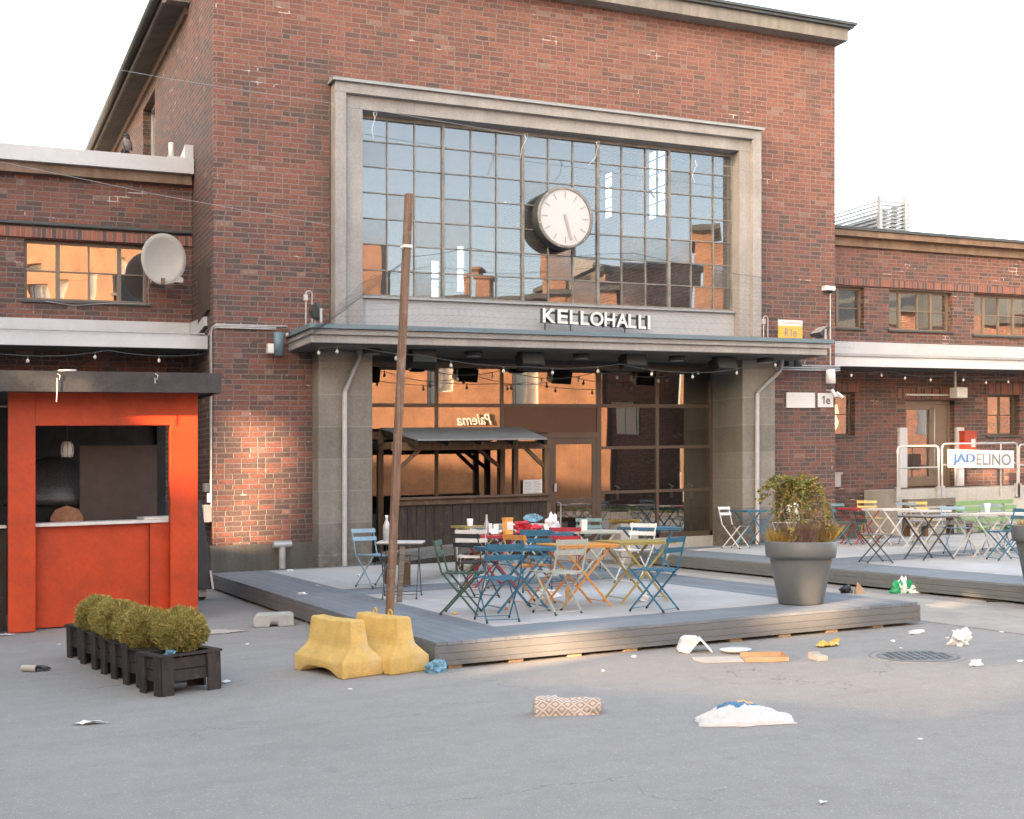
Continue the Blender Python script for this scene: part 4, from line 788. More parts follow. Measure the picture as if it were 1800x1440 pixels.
for lab, px, py0, py1, Y_ in (('pair of thin conduits with a loop beside the left floodlight', 543, 512, 566, 20.9), ('pair of thin conduits with a loop left of the yellow sign', 1346, 556, 592, 20.9)):
    x, z1 = W(px, py0, Y_); z0 = 4.33; m = MB(); h = .055
    m.path([(x - h, Y_, z0), (x - h, Y_, z1 - .1)], .013, 6).path([(x + h, Y_, z0)] + [(x + h * math.cos(t), Y_, z1 - .05 + h * math.sin(t)) for t in [i * math.pi / 8 for i in range(9)]], .011, 6).box(x - h - .04, x - h + .03, Y_ - .03, Y_ + .03, z1 - .16, z1 - .06)
    tag(m.build('conduit', M['galv']), lab, 'conduit')
# conduits along the left corner
z = W(378, 570, 21.16)[1]; xr = W(505, 571, 21.16)[0]
m = MB()
for k in range(3): m.path([(xr - .2 * (k > 0), 21.16, z - .028 * k), (4.3, 21.16, z - .028 * k), (4.235 - .012 * k, 21.19 + .05 * k, z - .05 - .03 * k), (4.23, 21.22 + .05 * k, z - .12 - .03 * k), (4.23, 21.22 + .05 * k, 1.35 + .1 * k)], .013, 6)
tag(m.build('conduit', M['galv']), 'bundle of thin pipes running down the left corner of the hall', 'conduit')
m = MB(); m.box(4.17, 4.258, 21.24, 21.34, 1.42, 1.58); tag(m.build('junction_box', M['white'], bevel=.01), 'small white junction box low on the left corner of the hall', 'junction box')
m = MB(); m.box(4.15, 4.258, 21.42, 21.6, 1.60, 1.75); tag(m.build('junction_box', M['galv'], bevel=.01), 'grey junction box just left of the small white one', 'junction box')
m = MB(); m.box(4.12, 4.258, 21.3, 21.62, 1.08, 1.38); tag(m.build('meter_box', M['offwhite'], bevel=.01), 'pale wall box below the junction boxes on the left corner', 'wall box')
m = MB(); m.prism([(21.45, 4.75), (22.3, 4.6), (22.3, 5.45), (22.1, 5.62), (21.7, 5.66), (21.5, 5.5)], 'x', 4.2, 4.258); tag(m.build('hatch', M['brownboard']), 'dark brown rounded hatch high on the side wall by the left canopy', 'hatch')
x, z = W(490, 605, 20.95); m = empty('wall_lamp', x, 20.95, z - .2, 0, 'blue-grey cylinder lamp on the brick left of the canopy', 'lamp')
MB().lathe([(.001, 0), (.085, 0), (.085, .40), (.001, .40)], n=24).build('cylinder', M['blue_cap'], m, local=True); MB().box(-.19, -.09, -.02, .1, .04, .2).build('sensor', M['white'], m, local=True); MB().box(-.03, .03, .08, .25, .1, .3).build('bracket', M['charcoal'], m, local=True)
# signs on the right pier
def plate(name, px0, py0, px1, py1, Y_, lab, bands):
    x0, z1 = W(px0, py0, Y_); x1, z0 = W(px1, py1, Y_); r_ = empty(name, (x0 + x1) / 2, Y_, z0, 0, lab, 'sign')
    for i, (a, b_, mt) in enumerate(bands): MB().box(x0, x1, Y_ - .012, Y_ + .012, z0 + (z1 - z0) * a, z0 + (z1 - z0) * b_).build('plate', M[mt], r_)
    return r_, x0, x1, z0, z1
def one(x0, x1, z0, z1, y):                        # a figure 1 with its flag
    w_ = x1 - x0; h = z1 - z0; return MB().prism([(x0 + w_ * .62, z0), (x1, z0), (x1, z1), (x0 + w_ * .70, z1), (x0, z1 - h * .24), (x0, z1 - h * .36), (x0 + w_ * .62, z1 - h * .17)], 'y', y - .002, y)
def write(r_, s, x0, x1, z0, z1, y, mt, bold=0., shear=0.):
    f = text(s, 1., .0, bold, shear=shear); fit(f, x0, x1, z0, z1, y); return f.build('lettering', M[mt], r_)
r_, x0, x1, z0, z1 = plate('entrance_sign', 1368, 562, 1410, 598, 20.7, 'yellow and white sign reading R1e standing on the canopy edge', ((0, .70, 'sign_yellow'), (.702, 1, 'sign_white')))
L_ = x1 - x0; H_ = z1 - z0; write(r_, 'R', x0 + L_ * .25, x0 + L_ * .42, z0 + H_ * .16, z0 + H_ * .56, 20.684, 'ink_grey', .006); one(x0 + L_ * .46, x0 + L_ * .54, z0 + H_ * .16, z0 + H_ * .56, 20.684).build('lettering', M['ink_grey'], r_); write(r_, 'e', x0 + L_ * .60, x0 + L_ * .76, z0 + H_ * .155, z0 + H_ * .45, 20.684, 'ink_grey', .006); write(r_, 'Työpajankatu', x0 + L_ * .14, x0 + L_ * .92, z0 + H_ * .77, z0 + H_ * .93, 20.684, 'ink_grey')
r_, x0, x1, z0, z1 = plate('notice_board', 1382, 690, 1432, 717, 21.17, 'faded white notice board on the brick right of the right downpipe', ((0, 1, 'sign_white'),))
L_ = x1 - x0; H_ = z1 - z0; write(r_, 'Työpajankatu', x0 + L_ * .05, x0 + L_ * .5, z0 + H_ * .7, z0 + H_ * .88, 21.155, 'offwhite'); write(r_, 'Verkstadsgatan', x0 + L_ * .05, x0 + L_ * .7, z0 + H_ * .45, z0 + H_ * .62, 21.155, 'offwhite')
r_, x0, x1, z0, z1 = plate('number_plate', 1437, 691, 1464, 716, 21.17, 'small square white plate reading 1e at the corner of the hall', ((0, 1, 'sign_white'),))
L_ = x1 - x0; H_ = z1 - z0; one(x0 + L_ * .24, x0 + L_ * .43, z0 + H_ * .22, z0 + H_ * .8, 21.155).build('lettering', M['ink'], r_); write(r_, 'e', x0 + L_ * .52, x0 + L_ * .80, z0 + H_ * .2, z0 + H_ * .62, 21.155, 'ink', .02)
# cameras and pipes at the right corner
x, z = W(1459, 507, 21.1); cm = empty('security_camera', x, 21.1, z - .05, 0, 'white dome camera on a conduit high on the right corner of the hall', 'camera')
MB().box(-.17, .09, -.07, .07, 0, .09).build('housing', M['white'], cm, local=True); MB().lathe([(.001, -.06), (.045, -.04), (.055, 0)], (.02, 0, 0), 16).build('dome', M['black'], cm, local=True); MB().tube((.04, .04, -.0), (.04, .04, -1.95), .014, 8).build('conduit', M['galv'], cm, local=True)
for px, py, a, lab in ((1464, 690, R(-60), 'white bullet camera nearest the 1e plate, pointing down'), (1474, 694, R(35), 'white bullet camera at the very corner of the hall, pointing right')):
    x, z = W(px, py, 20.98); cm = empty('security_camera', x, 20.98, z, 0, lab, 'camera', 'bullet cameras on the corner'); dx, dz = (math.cos(a), -abs(math.sin(a)))
    MB().tube((-dx * .07, 0, -dz * .07), (dx * .11, -.03, dz * .11), .04, 14).build('housing', M['white'], cm, local=True); MB().tube((dx * .11, -.03, dz * .11), (dx * .13, -.035, dz * .13), .032, 14).build('lens', M['black'], cm, local=True); MB().tube((0, .01, .04), (0, .2, .06), .015, 6).build('bracket', M['white'], cm, local=True)
x, z = W(1460, 662, 21.0); m = MB(); m.lathe([(.001, 0), (.11, 0), (.095, .3), (.001, .3)], (x, 21.0, z - .15), 20); tag(m.build('wall_horn', M['white']), 'white conical housing under the pipes at the right corner', 'horn')
zc = W(1420, 643, 21.1)[1]; m = MB()
for k in range(3): m.path([(15.95 if k else 16.4, 21.1, zc - .045 * k), (17.66, 21.1, zc - .045 * k), (17.68, 21.2, zc - .045 * k), (17.68, 22.4, zc - .045 * k)], .016, 6)
tag(m.build('conduit', M['galv']), 'three pale horizontal pipes beneath the canopy at the right corner', 'conduit')
x, z = W(1401, 637, 20.9); m = MB(); m.lathe([(.001, -.09), (.1, -.09), (.1, .09), (.001, .09)], (x, 20.9, z), 18, axis='z'); m.box(x - .25, x - .12, 20.85, 21.0, z - .08, z + .05); tag(m.build('siren', M['charcoal']), 'dark drum-shaped fitting on the pipes right of the downpipe', 'siren')
x, z = W(1473, 920, 23.1); xx, zz = W(1473, 828, 23.1)
m = MB(); x, z0 = W(1467, 856, 22.6); x2, z1 = W(1478, 834, 22.6); m.box(x, x2, 22.6, 23.1, z0, z1); m.box(x - .02, x2 + .02, 22.56, 23.1, z1, z1 + .05); tag(m.build('letter_box', M['galv']), 'steel letter box on the brick right of the weeping tree', 'box')
# satellite dish
x, z = W(288, 456, 22.35); ds = empty('satellite_dish', x, 22.35, z, R(8), 'round grey satellite dish beside the left upper window', 'satellite dish')
pr = [(.001, .09)] + [(.40 * t, .09 - .10 * t * t) for t in (.2, .4, .6, .8, 1.)] + [(.405, .0), (.39, .012)] + [(.38 * t, .11 - .10 * t * t) for t in (.8, .5, .2)]
q = MB(); q.lathe(pr, n=48, axis='y'); q.v = [(a, b_, c_ * 1.12) for a, b_, c_ in q.v]; mm = Matrix.Rotation(R(6), 4, 'X'); m = MB(); m.join(q, mm); m.build('reflector', M['dish'], ds, local=True)
MB().bar((0, .1, -.1), (0, .75, -.3), .05, .05).bar((0, .3, -.35), (0, .3, .15), .04, .04).build('mast', M['galv'], ds, local=True); MB().bar((.0, -.02, -.44), (.2, -.30, -.40), .02, .02).box(.15, .24, -.34, -.24, -.44, -.35).build('receiver_arm', M['galv'], ds, local=True); MB().box(-.05, .01, -.05, -.0, -.44, -.34).build('latch', M['ledge'], ds, local=True)
m = MB(); m.path([V(262, 488, 23.1), V(260, 510, 23.1), V(262, 535, 23.1), V(200, 533, 23.1), V(130, 537, 23.1), V(80, 530, 23.1)], .006, 5); tag(m.build('cable', M['galv']), 'thin cable drooping below the left upper window', 'cable')
# roof things
m = MB(); x, z = W(301, 268, 23.6); m.lathe([(.001, 0), (.05, 0), (.05, .3), (.001, .3)], (x, 23.6, z - .12), 16); tag(m.build('vent_pipe', M['white']), 'short white vent pipe on the roof of the left wing', 'pipe')
m = MB(); m.prism([(23.0, 7.72), (24.2, 7.72), (23.0, 7.98)], 'x', 4.1, 4.255); m.box(3.8, 4.25, 23.05, 23.9, 7.72, 7.76); tag(m.build('roof_flashing', M['white_metal']), 'triangular white flashing where the left wing roof meets the hall', 'flashing')
lv = empty('roof_louvre', 22, 26, 7.4, 0, 'slatted grey ventilation enclosure on the roof of the right wing', 'ventilation unit'); lx0, lx1, ly0, ly1 = 21.4, 23.2, 25.5, 32.0
cxp, ztop = W(1546, 350, 25.5); lx0 = cxp; lx1 = W(1596, 360, 25.5)[0]
for k in range(14):
    z = 7.5 + (ztop - .06 - 7.5) * k / 13; m = MB(); m.add([(lx0 - .05, ly0 - .05, z - .04), (lx1 + .05, ly0 - .05, z - .04), (lx1, ly0, z + .035), (lx0, ly0, z + .035), (lx0 - .05, ly1, z - .04), (lx0, ly1, z + .035), (lx1 + .05, ly1, z - .04), (lx1, ly1, z + .035)], [(0, 1, 2, 3), (4, 0, 3, 5), (1, 6, 7, 2)]); m.build('slat', M['grey_metal'], lv)
for x, y in ((lx0, ly0), (lx1 - .1, ly0), (lx0, 28.5), (lx0, ly1)): MB().box(x - .05, x + .05, y - .06, y + .04, 7.4, ztop + .1).build('post', M['galv'], lv)
MB().box(lx0 + .35, lx1 - .5, ly0 + .6, ly1 - 2, 7.4, ztop - .35).build('unit', M['grey_metal'], lv)
# crow
x, z = W(224, 268, 22.95); cr = empty('crow', x, 22.95, 7.69, R(15), 'hooded crow perched on the white parapet of the left wing', 'bird'); cr.location.z = 7.69 + K * x
q = MB(); q.lathe([(.001, -.13), (.045, -.11), (.075, -.04), (.08, .03), (.06, .10), (.03, .14), (.001, .15)], n=16); m = MB(); m.join(q, Matrix.Translation((0, 0, .19)) @ Matrix.Rotation(R(-18), 4, 'X')); m.build('body', M['crow_grey'], cr, local=True)
q = MB(); q.lathe([(.001, -.05), (.035, -.035), (.048, .0), (.04, .035), (.001, .05)], n=14); m = MB(); m.join(q, Matrix.Translation((0, .04, .345))); m.tube((-.02, .03, .345), (-.10, .01, .33), .013, 8, r2=.002); m.join(MB().lathe([(.001, -.06), (.05, -.02), (.045, .05), (.001, .06)], n=12), Matrix.Translation((0, -.005, .27)) @ Matrix.Rotation(R(-10), 4, 'X')); m.build('head', M['black'], cr, local=True)
for s in (-1, 1): m = MB(); q = MB(); q.lathe([(.001, -.17), (.03, -.10), (.04, .0), (.03, .06), (.001, .08)], n=10); q.v = [(a * .5, b_, c_) for a, b_, c_ in q.v]; m.join(q, Matrix.Translation((s * .07, .02, .19)) @ Matrix.Rotation(R(-24), 4, 'X')); m.build('wing', M['black'], cr, local=True); MB().tube((s * .025, -.01, .09), (s * .025, -.01, 0), .006, 6).build('leg', M['black'], cr, local=True)
MB().bar((0, .05, .1), (0, .17, .03), .05, .012).build('tail', M['black'], cr, local=True)
# wall lamp box over the right door etc.
x, z = W(1685, 691, 22.7); bx = empty('box_lamp', x, 22.7, z - .12, 0, 'beige box hanging from a rod above the right wing door', 'lamp'); MB().box(-.17, .17, -.12, .12, 0, .25).build('box', M['offwhite'], bx, local=True); MB().box(-.13, -.09, -.02, .02, .25, .72).build('rod', M['offwhite'], bx, local=True)
x, z = W(1702, 772, 23.0); bx = empty('letter_box', x, 23.02, z - .15, 0, 'red letter box with a white label beside the right wing door', 'box'); MB().box(-.22, .18, -.12, .1, -.2, .32).box(-.24, .2, -.14, .1, .321, .35).build('case', M['red_box'], bx, local=True); MB().box(.0, .13, -.125, -.122, -.05, .15).build('label', M['white'], bx, local=True)
x0, z = W(1593, 694, 23.05); x1 = W(1674, 694, 23.05)[0]; m = MB(); m.box(x0, x1, 23.03, 23.09, z - .02, z + .02); tag(m.build('tube_lamp', M['offwhite']), 'long thin strip lamp over the right wing door', 'lamp')
# railings on the landing
def rail(xs, z0, z1, zm, lab, Y_=21.86):
    r_ = empty('railing', (xs[0] + xs[-1]) / 2, Y_, 1.22, 0, lab, 'railing', 'railings on the landing'); a, b_ = xs[0], xs[-1]; c_ = .09
    MB().path([(a, Y_, z0), (a, Y_, z1 - c_), (a + c_ * .3, Y_, z1 - c_ * .3), (a + c_, Y_, z1), (b_ - c_, Y_, z1), (b_ - c_ * .3, Y_, z1 - c_ * .3), (b_, Y_, z1 - c_), (b_, Y_, z0)], .024, 8).build('frame', M['galv'], r_)
    MB().tube((a, Y_, zm), (b_, Y_, zm), .018, 8).build('rail', M['galv'], r_)
    for x in xs[1:-1]: MB().tube((x, Y_, z0), (x, Y_, z1), .02, 8).build('post', M['galv'], r_)
    for x in (a, b_): MB().box(x - .06, x + .06, Y_ - .03, Y_ + .035, z0 - .02, z0 + .3).build('foot_plate', M['galv'], r_)
Xp = lambda px: W(px, 800, 21.86)[0]; zt = W(1620, 784, 21.86)[1]; zb = W(1620, 878, 21.86)[1]; zm = W(1620, 822, 21.86)[1]
rail([Xp(1578), Xp(1650)], zb, zt, zm, 'bent tube railing left of the banner, in front of the glass door'); rail([Xp(1656), Xp(1759), Xp(1788)], zb, zt + .04, zm + .05, 'bent tube railing that carries the banner'); rail([Xp(1791), Xp(1880)], zb, zt, zm, 'bent tube railing right of the banner, cut by the picture edge')
x0, z1 = W(1666, 790, 21.8); x1, z0 = W(1782, 819, 21.8); bn = empty('banner', x0, 21.8, z0, 0, 'white banner reading JÄDELINO tied to the railing', 'sign'); MB().box(0, x1 - x0, -.006, .006, 0, z1 - z0).build('cloth', M['sign_white'], bn, local=True)
Lb, Hb = x1 - x0, z1 - z0
f = MB()
for k in range(5): f.join(fit(text('JÄD', 1, 0, 0), Lb * (.06 + .005 * k), Lb * (.385 + .005 * k), Hb * .13, Hb * .88, -.012 - .0006 * k))
f.build('lettering', M['ink_blue'], bn, local=True)
f = text('ELINO', 1, 0, .018); fit(f, Lb * .42, Lb * .95, Hb * .15, Hb * .80, -.012); f.build('lettering', M['ink_grey'], bn, local=True)
x, z = W(1640, 640, 21.9)
# string lights
def lights(name, pts, lab, n=14, sag=.14, bulbs=None, r_=.007):
    o = empty(name, *pts[0][:2], pts[0][2], 0, lab, 'string lights', 'festoon lights'); cab = []; k_ = 0; bl = []
    for a, b_ in zip(pts[:-1], pts[1:]):
        a, b_ = Vector(a), Vector(b_)
        for i in range(9): t = i / 8; p = a.lerp(b_, t); p.z -= sag * 4 * t * (1 - t) * (b_ - a).length / 2.5; cab.append(p)
    MB().path([tuple(p) for p in cab], r_, 5).build('cable', M['dark_metal'], o); D = 0; last = cab[0]; nxt = .3
    for p in cab[1:]:
        D += (p - last).length; last = p
        if D > nxt:
            nxt += n; e_ = MB(); e_.tube((p.x, p.y, p.z), (p.x, p.y, p.z - .05), .013, 8); e_.lathe([(.016, -.05), (.028, -.075), (.026, -.10), (.001, -.118)], tuple(p), 12); e_.m = [1 if f_ and i_ >= 10 else 0 for i_, f_ in enumerate([1] * len(e_.f))]; e_.build('bulb', [M['dark_metal'], M['bulb']], o)
    return o
lights('string_lights', [V(0, 622, 21.6), V(190, 616, 21.6), V(366, 622, 21.6), V(505, 580, 20.9), V(560, 612, 19.9)], 'festoon cable hanging under the left wing canopy and across the brick corner', 1.1, .10)
lights('string_lights', [V(560, 612, 19.9), V(612, 606, 19.8), V(745, 625, 19.9), V(930, 645, 19.9), V(1090, 640, 19.9), V(1235, 655, 19.9), V(1330, 640, 19.9), V(1395, 625, 19.9)], 'festoon cable looping under the front edge of the entrance canopy', 1.0, .07)
lights('string_lights', [V(612, 606, 20.9), V(720, 640, 21.2), V(885, 650, 21.2), V(1060, 650, 21.2), V(1250, 640, 21.2)], 'festoon cable looping close to the shop glass', .9, .2)
lights('string_lights', [V(1475, 650, 21.9), V(1560, 652, 21.9), V(1680, 659, 21.9), V(1785, 664, 21.9), V(1860, 672, 21.9)], 'festoon cable under the right wing canopy', .8, .10)
m = MB()
for a, b_, lab in (((-40, 78), (640, 190), 'thin overhead wire from the upper left sky to the big window'), ((640, 190), (1345, 302), 'thin overhead wire crossing the top of the big window'), ((-40, 276), (600, 400), 'pale overhead wire over the left wing and the brick corner')): m = MB(); m.path([V(*a, 18 if a[0] < 0 else 20.6), V((a[0] + b_[0]) / 2, (a[1] + b_[1]) / 2 + 5, 19.2 if a[0] < 0 else 20.6), V(*b_, 20.6)], .004, 4); tag(m.build('overhead_wire', M['grey_metal']), lab, 'wire', 'overhead wires')
m = MB(); m.path([V(1468, 316, 30), V(1900, 356, 30)], .008, 4); tag(m.build('overhead_wire', M['grey_metal']), 'faint far wire in the sky above the right wing', 'wire', 'overhead wires')
for i, (px, py) in enumerate(((656, 198), (922, 236), (1048, 250), (1222, 282))):
    x, z = W(px, py, 20.6); m = MB(); m.path([(x, 20.6, z), (x + .03, 20.6, z - .1), (x - .02 - .05 * (i % 2), 20.6, z - .3), (x - .08 * (i % 3), 20.6, z - .45)], .005, 5); m.path([(x, 20.6, z), (x + .07, 20.6, z + .02), (x + .04, 20.6, z - .1), (x, 20.6, z)], .005, 5)
    tag(m.build('frayed_tie', M['offwhite']), 'frayed white tie hanging from the wire, ' + ['at the left end of the big window', 'above and left of the clock', 'above and right of the clock', 'near the right end of the big window'][i], 'tie', 'frayed ties on the wire')
# pole with barrier feet
p0, p1 = Vector(V(684, 1075, 10.9)), Vector(V(719, 341, 10.75)); p0.z -= .12
p0w = p0; pm = empty('timber_pole', p0w.x, p0w.y, p0w.z, 0, 'tall leaning timber pole rising from the right yellow concrete foot', 'pole')
MB().bar(p0, p1, .066, .066).build('shaft', M['pole_wood'], pm, bevel=.004); q = p0.lerp(p1, .875); MB().bar(q, p0.lerp(p1, .882), .085, .085).tube(q + Vector((-.06, 0, 0)), q + Vector((.06, 0, .0)), .014).build('strap', M['white'], pm)
MB().bar((p0.x + .10, p0.y, p0.z + .2), (p0.x + .13, p0.y, p0.z + .72), .05, .02).build('wedge', M['grey_wood'], pm)
# net from the pole strap to the right along the window foot
nt_ = MB(); A_ = [V(500, 615, 19.6), V(548, 590, 19.62), V(800, 590, 19.62), V(1050, 600, 19.62), V(1300, 600, 19.62), V(1500, 612, 19.8)]; B_ = [V(632, 500, 20.3), V(722, 436, 20.3), V(880, 436, 20.4), V(1050, 438, 20.4), V(1240, 458, 20.5), V(1480, 500, 20.8)]
def lerp_poly(P_, t):
    k = min(int(t * (len(P_) - 1)), len(P_) - 2); f_ = t * (len(P_) - 1) - k; return Vector(P_[k]).lerp(Vector(P_[k + 1]), f_)
NU, NV = 96, 14
gp = [[lerp_poly(A_, i / NU).lerp(lerp_poly(B_, i / NU), j / NV) + Vector((0, -.25 * math.sin(math.pi * j / NV), -.16 * math.sin(math.pi * ((i * 3 / NU) % 1)) * j / NV)) for j in range(NV + 1)] for i in range(NU + 1)]
for j in range(NV + 1): nt_.path([gp[i][j] for i in range(NU + 1)], .0014 if j < NV else .005, 3)
for i in range(0, NU + 1): nt_.path([gp[max(0, min(NU, i + (j % 2) * 1))][j] for j in range(NV + 1)], .0011, 3)
tag(nt_.build('bird_net', M['charcoal']), 'fine dark net stretched from the pole along the foot of the big window', 'net')
# ============================================================ orange kiosk on the left
KY = 15.9
kx = lambda px: W(px, 900, KY)[0]
X0, X1, X2, X3 = kx(14), kx(62), kx(299), kx(347)
kk = empty('orange_kiosk', (X0 + X3) / 2, KY, 0, 0, 'orange-red painted kiosk with a dark flat roof and a serving hatch', 'kiosk')
ztop, zo, zc = W(200, 690, KY)[1], W(200, 748, KY)[1], W(200, 918, KY)[1]
MB().box(X0, X1, KY - .03, KY + .12, 0.01, ztop).box(X2, X3, KY - .03, KY + .12, .01, ztop).box(X1, X2, KY - .03, KY + .12, zo, ztop).build('front_frame', M['orange'], kk, bevel=.004)
MB().box(X1 - .02, X2 - .22, KY + .24, KY + .28, .02, zc - .03).box(X2 - .22, X3 - .02, KY + .16, KY + .20, .02, zc - .03).box(X3 - .05, X3 - .02, KY + .2, KY + 1.9, .02, zc - .03).build('counter_panel', M['orange'], kk)
MB().box(X1 - .25, X2 + .02, KY + .122, KY + .62, zc - .03, zc + .01).box(X2 - .3, X3 + .02, KY + .122, KY + .8, zc + .012, zc + .04).box(-.8, X0 - .01, KY + .1, KY + .5, zc - .03, zc + .0).build('counter', M['offwhite'], kk, bevel=.004)
MB().box(-.8, X0 - .01, KY + .16, KY + .2, .02, zc - .04).build('side_panel', M['dark_wood'], kk)
zr0, zr1 = W(300, 690, 15.3)[1], W(300, 655, 15.3)[1]; xr = W(389, 670, 15.3)[0]
MB().box(-.9, xr, 15.3, 15.34, zr0, zr1).box(xr - .04, xr, 15.34, 18.4, zr0, zr1).build('roof_fascia', M['kiosk_roof'], kk)
MB().box(-.9, xr - .042, 15.342, 18.4, zr0 + .03, zr0 + .09).build('roof', M['dark_room'], kk)
MB().box(-.9, W(278, 800, 18.3)[0], 18.3, 18.4, 0, zr0).box(X3 - .14, X3 - .02, 18.2, 18.32, 0, zr0).build('back_wall', M['dark_room'], kk)
x0, z1 = W(140, 784, 16.9); x1, z0 = W(276, 916, 16.9)
MB().box(x0, x1, 16.88, 16.93, z0 - .3, z1).build('hardboard_panel', M['brownboard'], kk)
ov = empty('pizza_oven', 1.5, 17.6, 0, 0, 'dark tiled dome oven inside the orange kiosk behind the counter', 'oven')
q = MB(); q.lathe([(.62, 0), (.66, .02), (.66, .1), (.55, .4), (.35, .58), (.12, .66), (.001, .67)], n=32); q2 = MB(); x, z = W(95, 890, 17.2); q2.join(q, Matrix.Translation((x - 1.5 + .05, 0, z))); q2.build('dome', M['oven'], ov, local=True)
MB().lathe([(.6, 0), (.6, z - .02), (.66, z)], (x - 1.45, 0, 0), 28).build('base', M['dark_room'], ov, local=True)
q = MB(); x2, z2 = W(117, 916, 16.85); q.prism([(x2 - .2, z2 - .02), (x2 + .2, z2 - .02), (x2 + .2, z2 + .05), (x2 + .14, z2 + .15), (x2, z2 + .2), (x2 - .14, z2 + .15), (x2 - .2, z2 + .05)], 'y', 16.8, 16.84); q.build('oven_door', M['copper'], kk)
lh = empty('hanging_lamp', 0, 0, 0, 0, 'small caged lamp hanging inside the kiosk above the oven', 'lamp'); x, z = W(118, 790, 16.7); lh.location = (x, 16.7, z + K * x)
MB().lathe([(.001, .10), (.05, .10), (.075, .05), (.08, -.05), (.065, -.1), (.001, -.1)], n=16).build('glass', M['bulb'], lh, local=True); m = MB()
for k in range(8): a = k * math.pi / 4; m.path([(.06 * math.cos(a), .06 * math.sin(a), .1), (.085 * math.cos(a), .085 * math.sin(a), .0), (.07 * math.cos(a), .07 * math.sin(a), -.11)], .004, 4)
m.tube((0, 0, .1), (0, 0, .5), .006, 6); m.build('cage', M['black'], lh, local=True)
x, z = W(118, 652, 15.5); m = MB(); m.lathe([(.001, .0), (.09, .0), (.11, .03), (.001, .035)], (x, 15.5, zr1), 18); tag(m.build('paper_plate', M['white']), 'white plate left lying on the kiosk roof edge', 'plate')
for px, l, lab in ((101, .33, 'long white cord end dangling over the kiosk fascia, left'), (273, .1, 'short white cord end dangling over the kiosk fascia, right')):
    x, z = W(px, 657, 15.28); m = MB(); m.path([(x, 15.28, z), (x + .03, 15.28, z - .02), (x + .02, 15.28, z - .07), (x - .005, 15.28, z - .05), (x, 15.28, z - .12), (x - .01, 15.28, z - l)], .006, 5); tag(m.build('cord', M['offwhite']), lab, 'cord')
# rolling board behind the kiosk
x0 = W(347, 900, 18.6)[0]; x1, z1 = W(374, 1035, 18.6); xt = W(350, 880, 18.6)[0]; tr = empty('rolling_board', x0, 18.6, 0, 0, 'dark slanted board on castors behind the kiosk at the hall corner', 'trolley')
zt = W(350, 880, 18.6)[1]
MB().prism([(x0 - .6, z1), (x1, z1), (x1 - .02, z1 + .2), (xt + .02, zt), (x0 - .6, zt)], 'y', 18.55, 18.9).build('board', M['charcoal'], tr)
MB().bar((x1 - .01, 18.53, z1), (x1 - .05, 18.53, z1 + .28), .03, .02).build('edge', M['offwhite'], tr)
m = MB(); m.lathe([(.001, -.02), (.065, -.02), (.065, .02), (.001, .02)], (x1 - .14, 18.7, .066), 18, axis='y'); m.build('castor', M['rubber'], tr); MB().box(x1 - .2, x1 - .08, 18.66, 18.675, .05, z1).build('castor_fork', M['galv'], tr)
# T-shaped standpipe
x, y = W(496, 995, 21.0)[0], 21.0; m = MB(); m.tube((x, y, DH), (x, y, .62), .06, 16).tube((x - .16, y, .66), (x + .16, y, .66), .062, 16); tag(m.build('standpipe', M['galv']), 'grey T-shaped pipe rising from the deck beside the stone plinth', 'pipe')
# ============================================================ yellow concrete feet
def yfoot(x, y, rz, lab, rings):
    t = empty('road_barrier', x, y, 0, rz, lab, 'barrier', 'yellow concrete feet'); m = MB()
    lev = [(0, .205, .42), (.006, .211, .432), (.012, .212, .434), (.128, .212, .435), (.140, .209, .433), (.150, .201, .428), (.235, .112, .393), (.258, .097, .385), (.29, .090, .38), (.472, .070, .352), (.486, .066, .348), (.495, .058, .34), (.498, .04, .32)]
    vs = []; NN = 10
    ey_ = [-.98, -.94] + [-.8 + 1.6 * i / NN for i in range(NN + 1)] + [.94, .98]; ex_ = [-.95, -.85, -.3, .3, .85, .95]; per = [(-1, v) for v in ey_] + [(u, 1) for u in ex_] + [(1, -v) for v in ey_] + [(-u, -1) for u in ex_]
    for z, w_, l in lev:
        for u, v in per:
            rr = 1.0; zz = z
            if z < .1 and abs(v) < .75 and abs(u) > .4: zz = z + .07 * (1 - (abs(v) / .75) ** 4)
            nn = .005 * mnoise.noise(Vector((u * 3 + x, v * 6, z * 14))) - (.012 if z < .15 and mnoise.noise(Vector((u * 4 + x * 3, v * 7, 1))) > .38 else 0); sag = -.03 * (z > .4) * (v * .0 + .5 * (1 - abs(v)))
            vs.append((u * (w_ + nn) * rr, v * (l + nn) * rr, max(0, zz + nn * (z > .05) + sag)))
    k = len(per); n_ = len(lev); fs = [(j * k + i, j * k + (i + 1) % k, (j + 1) * k + (i + 1) % k, (j + 1) * k + i) for j in range(n_ - 1) for i in range(k)]
    c0 = len(vs); vs += [(0, 0, .06), (0, 0, .5)]; fs += [(i, (i + 1) % k, c0) for i in range(k)] + [((n_ - 1) * k + i, (n_ - 1) * k + (i + 1) % k, c0 + 1) for i in range(k)]
    m.add(vs, fs, 0, True); o = m.build('body', M['yellow'], t, local=True)
    if rings:
        for s in (-.13, .12):
            q = MB(); q.path([(.0, s + .03 * math.cos(a), .515 + .032 * math.sin(a)) for a in [i * math.pi / 8 for i in range(17)]], .009, 6); q.build('lifting_ring', M['yellow'], t, local=True)
    return t
a1 = yfoot(3.30, 10.82, R(14), 'left yellow concrete foot, propped slightly off the ground', False)
a2 = yfoot(3.73, 10.80, R(14), 'right yellow concrete foot with lifting rings holding the timber pole', True)
